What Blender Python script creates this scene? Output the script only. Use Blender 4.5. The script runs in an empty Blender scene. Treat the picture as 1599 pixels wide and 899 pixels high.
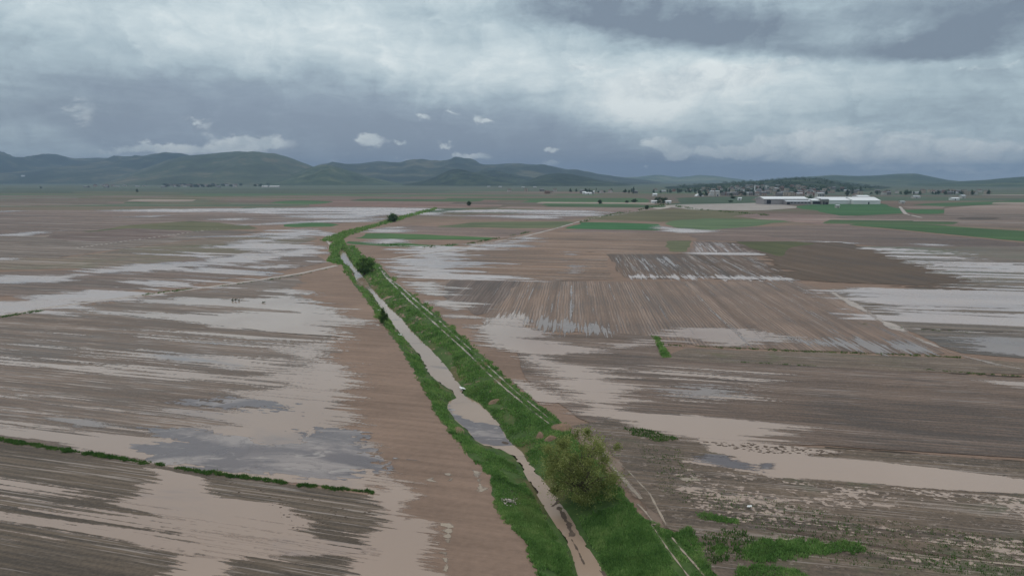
import bpy, math, random
import numpy as np
from mathutils import Vector

random.seed(7)
rng = np.random.default_rng(7)
sc = bpy.context.scene
COL = sc.collection
R = math.radians

# ------------------------------------------------------------------ camera model
W0, H0, F0 = 1599.0, 899.0, 1100.0
HOR = 280.0
CH = 30.0
TH = math.atan((H0 / 2 - HOR) / F0)
CT, ST = math.cos(TH), math.sin(TH)


def ray(px, py):
    r = (px - W0 / 2) / F0
    u = -(py - H0 / 2) / F0
    return r, CT + u * ST, -ST + u * CT


def G(px, py, z=0.0):
    """the spot of the land (at height z) seen at a place of the photograph"""
    x, y, dz = ray(px, py)
    t = (z - CH) / dz
    return (x * t, y * t)


def GP(pts, z=0.0):
    return np.array([G(a, b, z) for a, b in pts], dtype=np.float64)


def AZEL(px, py):
    x, y, z = ray(px, py)
    return math.degrees(math.atan2(x, y)), math.degrees(math.asin(z / math.sqrt(x * x + y * y + z * z)))


def vp_dir(vx):
    d = np.array([(vx - W0 / 2) / F0, 1.0 / CT])
    return d / np.linalg.norm(d)


# ------------------------------------------------------------------ numpy noise
def _hash(ix, iy, seed):
    h = (ix.astype(np.int64) * 374761393 + iy.astype(np.int64) * 668265263 + seed * 1442695041) & 0xFFFFFFFF
    h = ((h ^ (h >> 13)) * 1274126177) & 0xFFFFFFFF
    h = h ^ (h >> 16)
    return (h & 0xFFFFFF).astype(np.float32) / float(0xFFFFFF)


def vnoise(x, y, seed=0):
    fx = np.floor(x); fy = np.floor(y)
    tx = (x - fx).astype(np.float32); ty = (y - fy).astype(np.float32)
    tx = tx * tx * (3 - 2 * tx); ty = ty * ty * (3 - 2 * ty)
    ix = fx.astype(np.int64); iy = fy.astype(np.int64)
    a = _hash(ix, iy, seed); b = _hash(ix + 1, iy, seed)
    c = _hash(ix, iy + 1, seed); d = _hash(ix + 1, iy + 1, seed)
    return (a * (1 - tx) + b * tx) * (1 - ty) + (c * (1 - tx) + d * tx) * ty


def fbm(x, y, seed=0, oc=3, lac=2.03, gain=0.5):
    s = 0; a = 1.0; t = 0
    for i in range(oc):
        s = s + a * vnoise(x, y, seed + i * 17); t += a
        x = x * lac + 13.7; y = y * lac + 7.1; a *= gain
    return s / t


def smooth(a, b, x):
    t = np.clip((x - a) / (b - a), 0, 1)
    return t * t * (3 - 2 * t)


def sdf_poly(X, Y, P):
    """distance to a closed outline, positive inside"""
    X = X.astype(np.float32); Y = Y.astype(np.float32)
    best = np.full(X.shape, 1e18, np.float32)
    ins = np.zeros(X.shape, bool)
    n = len(P)
    for i in range(n):
        ax, ay = P[i]; bx, by = P[(i + 1) % n]
        ex, ey = bx - ax, by - ay
        wx = X - np.float32(ax); wy = Y - np.float32(ay)
        t = np.clip((wx * ex + wy * ey) / (ex * ex + ey * ey + 1e-12), 0, 1)
        dx = wx - t * ex; dy = wy - t * ey
        np.minimum(best, dx * dx + dy * dy, out=best)
        if ey != 0:
            c = ((ay > Y) != (by > Y))
            c &= (X < (ex * (Y - ay) / ey + ax))
            ins ^= c
    d = np.sqrt(best)
    return np.where(ins, d, -d)


def dist_line(X, Y, P):
    best = np.full(X.shape, 1e18, np.float32)
    for i in range(len(P) - 1):
        ax, ay = P[i]; bx, by = P[i + 1]
        ex, ey = bx - ax, by - ay
        wx = X - ax; wy = Y - ay
        t = np.clip((wx * ex + wy * ey) / (ex * ex + ey * ey + 1e-12), 0, 1)
        dx = wx - t * ex; dy = wy - t * ey
        best = np.minimum(best, dx * dx + dy * dy)
    return np.sqrt(best)


# ------------------------------------------------------------------ mesh + tagging helpers
def mesh_from(name, verts, faces_flat, sizes, mats, smooth_=False, midx=None):
    me = bpy.data.meshes.new(name)
    verts = np.asarray(verts, dtype=np.float32)
    faces_flat = np.asarray(faces_flat, dtype=np.int32)
    sizes = np.asarray(sizes, dtype=np.int32)
    me.vertices.add(len(verts)); me.vertices.foreach_set('co', verts.ravel())
    me.loops.add(len(faces_flat)); me.loops.foreach_set('vertex_index', faces_flat)
    me.polygons.add(len(sizes))
    st = np.zeros(len(sizes), np.int32)
    if len(sizes):
        st[1:] = np.cumsum(sizes)[:-1]
    me.polygons.foreach_set('loop_start', st)
    try:
        me.polygons.foreach_set('loop_total', sizes)
    except Exception:
        pass
    for m in (mats if isinstance(mats, (list, tuple)) else [mats]):
        me.materials.append(m)
    if midx is not None:
        me.polygons.foreach_set('material_index', np.asarray(midx, np.int32))
    if smooth_:
        me.polygons.foreach_set('use_smooth', np.ones(len(sizes), bool))
    me.update(calc_edges=True)
    me.validate()
    return me


def link(name, me, parent=None, loc=None):
    o = bpy.data.objects.new(name, me)
    COL.objects.link(o)
    if parent is not None:
        o.parent = parent
    if loc is not None:
        o.location = loc
    return o


def tag(o, label=None, cat=None, group=None, kind=None):
    if label: o['label'] = label
    if cat: o['category'] = cat
    if group: o['group'] = group
    if kind: o['kind'] = kind
    return o


def empty(name, loc, rz=0.0):
    o = bpy.data.objects.new(name, None)
    COL.objects.link(o)
    o.location = loc
    o.rotation_euler = (0, 0, rz)
    o.empty_display_size = 0.5
    return o


class MB:
    """collects faces of one mesh"""
    def __init__(self):
        self.v = []; self.f = []; self.s = []

    def poly(self, pts):
        n = len(self.v)
        self.v.extend(pts); self.f.extend(range(n, n + len(pts))); self.s.append(len(pts))

    def box(self, x0, x1, y0, y1, z0, z1):
        p = [(x0, y0, z0), (x1, y0, z0), (x1, y1, z0), (x0, y1, z0), (x0, y0, z1), (x1, y0, z1), (x1, y1, z1), (x0, y1, z1)]
        for q in ((0, 3, 2, 1), (4, 5, 6, 7), (0, 1, 5, 4), (1, 2, 6, 5), (2, 3, 7, 6), (3, 0, 4, 7)):
            self.poly([p[i] for i in q])

    def gable(self, x0, x1, y0, y1, z0, z1, over=0.4, th=0.25, axis='x'):
        """a pitched roof of real thickness"""
        if axis == 'x':
            ym = (y0 + y1) / 2
            sec = [(y0 - over, z0), (ym, z1), (y1 + over, z0), (y1 + over, z0 + th), (ym, z1 + th), (y0 - over, z0 + th)]
            a = [(x0 - over, p, q) for p, q in sec]; b = [(x1 + over, p, q) for p, q in sec]
        else:
            xm = (x0 + x1) / 2
            sec = [(x0 - over, z0), (xm, z1), (x1 + over, z0), (x1 + over, z0 + th), (xm, z1 + th), (x0 - over, z0 + th)]
            a = [(p, y0 - over, q) for p, q in sec]; b = [(p, y1 + over, q) for p, q in sec]
        for i in range(6):
            j = (i + 1) % 6
            self.poly([a[i], a[j], b[j], b[i]])
        for s in (a, b):
            self.poly([s[0], s[1], s[4], s[5]]); self.poly([s[1], s[2], s[3], s[4]])

    def tube(self, pts, rad, n=6, cap=True):
        pts = [Vector(p) for p in pts]
        rings = []
        for i, p in enumerate(pts):
            d = (pts[min(i + 1, len(pts) - 1)] - pts[max(i - 1, 0)])
            if d.length < 1e-6: d = Vector((0, 0, 1))
            d.normalize()
            a = d.cross(Vector((0.31, 0.95, 0.05)))
            if a.length < 1e-3: a = d.cross(Vector((1, 0, 0)))
            a.normalize(); b = d.cross(a)
            rings.append([tuple(p + (a * math.cos(2 * math.pi * k / n) + b * math.sin(2 * math.pi * k / n)) * rad[i]) for k in range(n)])
        base = len(self.v)
        for r_ in rings: self.v.extend(r_)
        for i in range(len(rings) - 1):
            for k in range(n):
                k2 = (k + 1) % n
                self.f.extend((base + i * n + k, base + i * n + k2, base + (i + 1) * n + k2, base + (i + 1) * n + k)); self.s.append(4)
        if cap:
            self.f.extend(range(base + (len(rings) - 1) * n, base + len(rings) * n)); self.s.append(n)

    def lathe(self, prof, n=16, cx=0, cy=0):
        base = len(self.v)
        for r_, z in prof:
            for k in range(n):
                a = 2 * math.pi * k / n
                self.v.append((cx + r_ * math.cos(a), cy + r_ * math.sin(a), z))
        for i in range(len(prof) - 1):
            for k in range(n):
                k2 = (k + 1) % n
                self.f.extend((base + i * n + k, base + i * n + k2, base + (i + 1) * n + k2, base + (i + 1) * n + k)); self.s.append(4)

    def mesh(self, name, mat, smooth_=False):
        return mesh_from(name, self.v, self.f, self.s, mat, smooth_)

    def build(self, name, mat, parent=None, smooth_=False):
        return link(name, self.mesh(name, mat, smooth_), parent)


# ------------------------------------------------------------------ node helper
class NT:
    def __init__(self, tree):
        self.t = tree; self.n = tree.nodes; self.l = tree.links

    def new(self, typ, **kw):
        nd = self.n.new(typ)
        for k, v in kw.items():
            setattr(nd, k, v)
        return nd

    def set(self, sock, v):
        if isinstance(v, bpy.types.NodeSocket):
            self.l.new(v, sock)
        elif v is not None:
            sock.default_value = v

    def math(self, op, a, b=None, c=None, clamp=False):
        nd = self.new('ShaderNodeMath', operation=op, use_clamp=clamp)
        for i, v in enumerate((a, b, c)):
            if v is not None: self.set(nd.inputs[i], v)
        return nd.outputs[0]

    def vmath(self, op, a, b=None, c=None):
        nd = self.new('ShaderNodeVectorMath', operation=op)
        for i, v in enumerate((a, b, c)):
            if v is not None: self.set(nd.inputs[i], v)
        return nd.outputs['Value'] if op in ('DOT_PRODUCT', 'LENGTH', 'DISTANCE') else nd.outputs[0]

    def noise(self, vec, scale, detail=3, rough=0.5, dist=0.0, dim='3D'):
        nd = self.new('ShaderNodeTexNoise', noise_dimensions=dim)
        self.set(nd.inputs['Vector'], vec)
        nd.inputs['Scale'].default_value = scale
        nd.inputs['Detail'].default_value = detail
        nd.inputs['Roughness'].default_value = rough
        nd.inputs['Distortion'].default_value = dist
        return nd.outputs[0]

    def smooth(self, x, a, b, lo=0.0, hi=1.0):
        nd = self.new('ShaderNodeMapRange', interpolation_type='SMOOTHSTEP')
        self.set(nd.inputs[0], x)
        nd.inputs[1].default_value = a; nd.inputs[2].default_value = b
        nd.inputs[3].default_value = lo; nd.inputs[4].default_value = hi
        return nd.outputs[0]

    def mix(self, fac, a, b):
        nd = self.new('ShaderNodeMix', data_type='RGBA')
        self.set(nd.inputs[0], fac)
        ia = [s for s in nd.inputs if s.type == 'RGBA']
        for s, v in zip(ia, (a, b)):
            if isinstance(v, tuple) and len(v) == 3: v = (*v, 1)
            self.set(s, v)
        return [s for s in nd.outputs if s.type == 'RGBA'][0]

    def ramp(self, fac, stops, interp='LINEAR'):
        nd = self.new('ShaderNodeValToRGB')
        cr = nd.color_ramp; cr.interpolation = interp
        while len(cr.elements) < len(stops): cr.elements.new(0.5)
        for e, (p, c) in zip(cr.elements, stops):
            e.position = p; e.color = (*c, 1)
        self.set(nd.inputs[0], fac)
        return nd.outputs[0]


def material(name):
    m = bpy.data.materials.new(name); m.use_nodes = True
    nt = NT(m.node_tree)
    bs = m.node_tree.nodes['Principled BSDF']
    return m, nt, bs


def mul(c, k):
    return tuple(x * k for x in c)


def srgb(r, g, b, k=1.0):
    def f(c):
        c /= 255.0
        return (c / 12.92 if c <= 0.04045 else ((c + 0.055) / 1.055) ** 2.4) * k
    return (f(r), f(g), f(b))


ALB = 0.99      # picture brightness -> base colour


def soil_mat(name, col, vp, D, contrast=1.0, wet=0.5, row=None, var=None, glint=0.35, fur=1.0, speck=0.0):
    """ploughed or drilled soil with rows along one direction"""
    m, nt, bs = material(name)
    d = vp_dir(vp)
    u = D * D / (CH * F0)
    fan = abs(vp - W0 / 2) < 900
    if row is None: row = max(0.6, 3.2 * D / F0) if fan else max(0.75, 2.0 * u)
    geo = nt.new('ShaderNodeNewGeometry')
    P = geo.outputs['Position']
    a = nt.vmath('DOT_PRODUCT', P, (d[0], d[1], 0))
    c = nt.vmath('DOT_PRODUCT', P, (d[1], -d[0], 0))
    ks = (0.3 if fan else 1.0) * min(1.0, max(0.5, u * 3))

    def streak(ka, kc, det, rough, dist=0.0):
        comb = nt.new('ShaderNodeCombineXYZ')
        nt.set(comb.inputs[0], nt.math('MULTIPLY', a, ka * ks / row)); nt.set(comb.inputs[1], nt.math('MULTIPLY', c, kc / row))
        return nt.noise(comb.outputs[0], 1.0, det, rough, dist, '2D')
    st = streak(0.045, 0.9, 4, 0.68)
    st2 = streak(0.010, 0.17, 3, 0.55, 0.3)
    st3 = streak(0.07, 1.7, 3, 0.7)
    blot = nt.noise(P, 0.045 / max(1, u), 4, 0.6, 0.4)
    clod = nt.noise(P, 2.8 / max(1.0, u * 1.6), 5, 0.78)
    wob = nt.noise(P, 0.08, 2, 0.5)
    ph = nt.math('MULTIPLY_ADD', c, 2 * math.pi / (1.35 * row), nt.math('MULTIPLY', wob, 9.0))
    fu = nt.math('MULTIPLY', nt.math('SINE', ph), nt.smooth(st2, 0.35, 0.65, 0.02, 0.16))
    v = nt.math('MULTIPLY_ADD', nt.math('SUBTRACT', st, 0.5), 1.5 * contrast, 0.5)
    v = nt.math('MULTIPLY_ADD', fu, fur * contrast, v)
    v = nt.math('MULTIPLY_ADD', nt.math('SUBTRACT', st2, 0.5), 0.9 * contrast, v)
    v = nt.math('MULTIPLY_ADD', nt.math('SUBTRACT', clod, 0.5), 1.35 * contrast, v)
    v = nt.math('MULTIPLY_ADD', nt.math('SUBTRACT', blot, 0.5), 1.2, v)
    dark = mul(col, 0.5); light = mul(col, 1.5)
    cc = nt.ramp(v, [(0.02, dark), (0.5, col), (0.98, light)])
    if var:
        f = nt.smooth(nt.noise(P, var[1], 4, 0.65, 0.5), var[2], var[3])
        cc = nt.mix(f, cc, var[0])
    if speck:
        mpp = nt.new('ShaderNodeMapping'); nt.set(mpp.inputs[0], P); mpp.inputs['Scale'].default_value = (0.6, 1.0, 1.0)
        sk = nt.noise(mpp.outputs[0], 1.7, 5, 0.75)
        cc = nt.mix(nt.math('MULTIPLY', nt.smooth(sk, 0.55, 0.64), speck), cc, mul(col, 0.45))
        sk2 = nt.noise(nt.vmath('ADD', mpp.outputs[0], (31.0, 17.0, 5.0)), 1.5, 5, 0.75)
        cc = nt.mix(nt.math('MULTIPLY', nt.smooth(sk2, 0.585, 0.63), speck * 0.7), cc, srgb(160, 146, 136, 0.95))
    # pale water glints along the furrows, painted into the soil colour
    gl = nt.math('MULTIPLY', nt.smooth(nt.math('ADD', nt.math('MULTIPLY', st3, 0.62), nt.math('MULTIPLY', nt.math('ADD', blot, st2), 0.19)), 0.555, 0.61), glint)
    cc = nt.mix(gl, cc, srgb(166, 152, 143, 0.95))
    nt.set(bs.inputs['Base Color'], cc)
    ro = nt.smooth(nt.math('ADD', nt.math('MULTIPLY', st, 0.5), nt.math('MULTIPLY', blot, 0.5)), 0.35, 0.65, 0.95 - 0.5 * wet, 0.95)
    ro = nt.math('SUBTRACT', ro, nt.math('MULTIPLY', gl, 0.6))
    nt.set(bs.inputs['Roughness'], ro)
    bs.inputs['Specular IOR Level'].default_value = 0.3
    bp = nt.new('ShaderNodeBump'); bp.inputs['Strength'].default_value = 0.5; bp.inputs['Distance'].default_value = 0.12 * row
    nt.set(bp.inputs['Height'], nt.math('ADD', nt.math('ADD', st, nt.math('MULTIPLY', clod, 0.6)), fu))
    nt.l.new(bp.outputs[0], bs.inputs['Normal'])
    return m


def crop_mat(name, col, D, vp=-4000):
    m, nt, bs = material(name)
    d = vp_dir(vp); u = D * D / (CH * F0); row = max(0.6, 1.5 * u)
    geo = nt.new('ShaderNodeNewGeometry'); P = geo.outputs['Position']
    a = nt.vmath('DOT_PRODUCT', P, (d[0], d[1], 0)); c = nt.vmath('DOT_PRODUCT', P, (d[1], -d[0], 0))
    comb = nt.new('ShaderNodeCombineXYZ')
    nt.set(comb.inputs[0], nt.math('MULTIPLY', a, 0.04 / row)); nt.set(comb.inputs[1], nt.math('MULTIPLY', c, 0.6 / row))
    st = nt.noise(comb.outputs[0], 1.0, 3, 0.6, 0, '2D')
    bl = nt.noise(P, 0.03 / max(1, u * 0.3), 4, 0.65, 0.6)
    v = nt.math('ADD', nt.math('MULTIPLY', st, 0.55), nt.math('MULTIPLY', bl, 0.55))
    cc = nt.ramp(v, [(0.25, mul(col, 0.55)), (0.55, col), (0.8, (col[0] * 1.5, col[1] * 1.3, col[2] * 1.3))])
    nt.set(bs.inputs['Base Color'], cc)
    bs.inputs['Roughness'].default_value = 0.9
    bs.inputs['Specular IOR Level'].default_value = 0.15
    return m


def water_mat(name, mud, silt, siltamt=0.5, rough=0.07, D=100.0, silt_scale=0.05, swirl=0.0):
    m, nt, bs = material(name)
    geo = nt.new('ShaderNodeNewGeometry'); P = geo.outputs['Position']
    mp = nt.new('ShaderNodeMapping'); nt.set(mp.inputs[0], P)
    mp.inputs['Rotation'].default_value = (0, 0, 0.25); mp.inputs['Scale'].default_value = (0.45, 1.0, 1.0)
    n1 = nt.noise(mp.outputs[0], silt_scale, 5, 0.6, 1.6)
    f = nt.smooth(n1, 0.62 - 0.2 * siltamt, 0.80 - 0.2 * siltamt)
    n2 = nt.noise(mp.outputs[0], silt_scale * 0.35, 3, 0.5, 0.6)
    base = nt.ramp(n2, [(0.3, mul(mud, 0.84)), (0.7, mul(mud, 1.1))])
    cc = nt.mix(nt.math('MULTIPLY', f, 0.85), base, silt)
    if swirl:
        n5 = nt.noise(mp.outputs[0], silt_scale * 1.6, 6, 0.62, 2.6)
        ln = nt.smooth(nt.math('ABSOLUTE', nt.math('SUBTRACT', n5, 0.5)), 0.0, 0.022, 1.0, 0.0)
        cc = nt.mix(nt.math('MULTIPLY', ln, swirl), cc, mul(mud, 0.72))
        n6 = nt.noise(mp.outputs[0], silt_scale * 4.5, 5, 0.7, 1.0)
        cc = nt.mix(nt.math('MULTIPLY', nt.smooth(n6, 0.58, 0.66), swirl), cc, (0.42, 0.37, 0.335))
    nt.set(bs.inputs['Base Color'], cc)
    bs.inputs['IOR'].default_value = 1.33
    nt.set(bs.inputs['Roughness'], nt.smooth(nt.noise(P, 0.09, 3, 0.6), 0.3, 0.7, rough, rough + 0.1))
    bp = nt.new('ShaderNodeBump'); bp.inputs['Strength'].default_value = 0.12; bp.inputs['Distance'].default_value = 0.03
    nt.set(bp.inputs['Height'], nt.noise(P, 1.6, 3, 0.6))
    nt.l.new(bp.outputs[0], bs.inputs['Normal'])
    return m


def soften(m):
    """thin at the rim: the soil below shows through where the layer runs out"""
    nt = NT(m.node_tree)
    bs = m.node_tree.nodes['Principled BSDF']
    at = nt.new('ShaderNodeAttribute', attribute_name='shore')
    geo = nt.new('ShaderNodeNewGeometry')
    n = nt.noise(geo.outputs['Position'], 1.4, 3, 0.7)
    v = nt.math('MULTIPLY_ADD', nt.math('SUBTRACT', n, 0.5), 0.9, at.outputs['Fac'])
    al = nt.smooth(v, -0.05, 1.15)
    tr = nt.new('ShaderNodeBsdfTransparent'); ms = nt.new('ShaderNodeMixShader')
    nt.set(ms.inputs[0], al); nt.l.new(tr.outputs[0], ms.inputs[1]); nt.l.new(bs.outputs[0], ms.inputs[2])
    out = [x for x in nt.n if x.type == 'OUTPUT_MATERIAL'][0]
    nt.l.new(ms.outputs[0], out.inputs['Surface'])
    return m


def plain_mat(name, col, rough=0.8, var=0.25, scale=1.0, metallic=0.0, spec=0.3):
    m, nt, bs = material(name)
    tc = nt.new('ShaderNodeNewGeometry')
    n = nt.noise(tc.outputs['Position'], scale, 4, 0.65)
    nt.set(bs.inputs['Base Color'], nt.ramp(n, [(0.25, mul(col, 1 - var)), (0.75, mul(col, 1 + var))]))
    bs.inputs['Roughness'].default_value = rough; bs.inputs['Metallic'].default_value = metallic
    bs.inputs['Specular IOR Level'].default_value = spec
    return m


def leaf_mat(name, dark, mid, light, trans=0.25, nscale=0.5, amp=1.3, straw=None):
    m, nt, bs = material(name)
    geo = nt.new('ShaderNodeNewGeometry')
    rnd = geo.outputs['Random Per Island']
    n = nt.noise(geo.outputs['Position'], nscale, 3, 0.6)
    v = nt.math('ADD', nt.math('MULTIPLY', rnd, 0.45), nt.math('MULTIPLY_ADD', nt.math('SUBTRACT', n, 0.5), amp, 0.28))
    cc = nt.ramp(v, [(0.1, dark), (0.5, mid), (0.9, light)])
    if straw:
        n7 = nt.noise(geo.outputs['Position'], 0.13, 5, 0.7, 0.6)
        cc = nt.mix(nt.math('MULTIPLY', nt.smooth(n7, 0.5, 0.7), 0.55), cc, straw)
    nt.set(bs.inputs['Base Color'], cc)
    bs.inputs['Roughness'].default_value = 0.75
    bs.inputs['Specular IOR Level'].default_value = 0.15
    tr = nt.new('ShaderNodeBsdfTranslucent'); nt.set(tr.inputs[0], cc)
    ms = nt.new('ShaderNodeMixShader'); ms.inputs[0].default_value = trans
    nt.l.new(bs.outputs[0], ms.inputs[1]); nt.l.new(tr.outputs[0], ms.inputs[2])
    out = [x for x in nt.n if x.type == 'OUTPUT_MATERIAL'][0]
    nt.l.new(ms.outputs[0], out.inputs['Surface'])
    return m


# ------------------------------------------------------------------ the ditch: outlines traced on the land
ZW = -1.35                      # level of the stream
left_edge = [(526, 388), (530, 400), (535, 410), (543, 414), (552, 424), (555, 436), (563, 444), (575, 452), (582, 460), (593, 479), (605, 494), (622, 518), (638, 535), (650, 549), (658, 560),
             (669, 583), (688, 599), (705, 609), (713, 621), (700, 627), (698, 638), (709, 654), (730, 672), (740, 686), (756, 695), (768, 698), (786, 703), (800, 711), (812, 726),
             (824, 748), (837, 770), (853, 797), (871, 825), (882, 842), (891, 859), (901, 895), (915, 930), (935, 980), (975, 1080)]
right_edge = [(540, 394), (547, 407), (552, 414), (563, 426), (573, 440), (583, 453), (591, 461), (608, 480), (627, 497), (647, 521), (662, 536), (677, 549), (697, 572), (712, 592), (722, 606),
              (727, 618), (748, 629), (764, 644), (780, 662), (792, 684), (803, 695), (814, 704), (832, 728), (852, 754), (867, 771), (881, 792), (895, 814), (919, 855), (947, 897),
              (968, 930), (1000, 985), (1060, 1080)]
STREAM = np.vstack([GP(left_edge, ZW), GP(right_edge, ZW)[::-1]])
lb_out = [(515, 383), (522, 400), (530, 411), (538, 417), (545, 430), (551, 442), (575, 472), (597, 505), (612, 525), (622, 538), (635, 561), (656, 597), (673, 628), (686, 652), (706, 678), (730, 708),
          (752, 728), (768, 744), (771, 764), (770, 784), (790, 813), (808, 832), (821, 843), (827, 867), (839, 895), (855, 930), (880, 990), (905, 1080)]
rb_in = [(548, 384), (556, 398), (566, 408), (590, 414), (594, 422), (613, 445), (638, 470), (668, 497), (698, 524), (726, 549), (760, 583), (792, 611), (826, 639), (856, 662), (890, 690), (935, 735),
         (985, 785), (1012, 819), (1040, 856), (1073, 897), (1105, 935), (1150, 990), (1230, 1080)]
DITCH = np.vstack([GP(lb_out), GP(rb_in)[::-1]])
rb_out = [(550, 382), (560, 396), (570, 404), (592, 413), (617, 440), (650, 465), (700, 506), (749, 551), (781, 583), (830, 624), (884, 665), (905, 690), (949, 738), (974, 769), (999, 803), (1017, 817), (1058, 832),
          (1089, 868), (1114, 896), (1150, 935), (1200, 990), (1280, 1080)]


def ground_z(x, y):
    """height of the land: flat plain with the ditch cut in it"""
    x = np.asarray(x, dtype=np.float64); y = np.asarray(y, dtype=np.float64)
    z = np.zeros(x.shape)
    lo = DITCH.min(0) - 2; hi = DITCH.max(0) + 2
    m = (x > lo[0]) & (x < hi[0]) & (y > lo[1]) & (y < hi[1])
    if m.any():
        xx = x[m]; yy = y[m]
        so = sdf_poly(xx, yy, DITCH)
        zz = np.zeros(xx.shape)
        k = so > 0
        if k.any():
            si = sdf_poly(xx[k], yy[k], STREAM)
            dout = so[k]
            t = dout / (dout + np.maximum(-si, 0) + 1e-6)
            t = t ** 1.35
            zi = ZW * t
            zi = np.where(si > 0, ZW - np.minimum(si, 0.5) * 0.8, zi)
            zi += np.where(si < 0, (fbm(xx[k] * 0.6, yy[k] * 0.6, 5, 3) - 0.5) * 0.35 * (4 * t * (1 - t)), 0)
            zz[k] = zi
        z[m] = zz
    return z


# ------------------------------------------------------------------ ground sheet
def build_ground(mat):
    front = np.arange(-52, 52.001, 0.16)
    back = np.arange(57, 304, 5.5)
    ang = np.radians(np.concatenate([front, back]))
    vv = np.concatenate([np.linspace(2.4, 12, 12)[:-1], np.linspace(12, 60, 34)[:-1], np.arange(60, 1000, 1.7)])
    rad = CH * F0 / vv
    rad = np.concatenate([rad, np.array([25.0, 15.0, 6.0])])
    na, nr = len(ang), len(rad)
    A, Rr = np.meshgrid(ang, rad)
    X = Rr * np.sin(A); Y = Rr * np.cos(A)
    Z = ground_z(X.ravel(), Y.ravel())
    V = np.column_stack([X.ravel(), Y.ravel(), Z])
    V = np.vstack([V, [[0, 0, 0]]])
    i = np.arange(nr - 1)[:, None]; j = np.arange(na)[None, :]; j2 = (j + 1) % na
    q = np.stack(np.broadcast_arrays(i * na + j, (i + 1) * na + j, (i + 1) * na + j2, i * na + j2), -1).reshape(-1, 4)
    c = np.arange(na); tri = np.column_stack([(nr - 1) * na + c, np.full(na, nr * na), (nr - 1) * na + (c + 1) % na])
    # facing up
    q = q[:, ::-1] if True else q
    tri = tri[:, ::-1]
    # ascending radius order is far -> near; check the winding once
    p = V[q[0]]
    n = np.cross(p[1] - p[0], p[2] - p[0])
    if n[2] < 0: q = q[:, ::-1]; tri = tri[:, ::-1]
    me = mesh_from('ground', V, np.concatenate([q.ravel(), tri.ravel()]), np.concatenate([np.full(len(q), 4), np.full(len(tri), 3)]), mat, True)
    return link('ground', me)


# ------------------------------------------------------------------ sheets on the land (fields, flood water, mud, tracks)
STACK = np.zeros((620, 760), np.int16)     # how many sheets already lie on each patch of the land


def next_z(P):
    a = np.clip(((P[:, 0] / P[:, 1] + 1.3) / 2.6 * 760).astype(int), 0, 759)
    b = np.clip((np.log(CH * F0 / P[:, 1] / 3.0) / math.log(420.0) * 620).astype(int), 0, 619)
    m = np.zeros(STACK.shape, bool); m[b, a] = True
    g = m.copy()
    g[1:] |= m[:-1]; g[:-1] |= m[1:]; g[:, 1:] |= m[:, :-1]; g[:, :-1] |= m[:, 1:]
    L = int(STACK[g].max()) + 1
    STACK[m] = L
    return 0.004 * L


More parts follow.
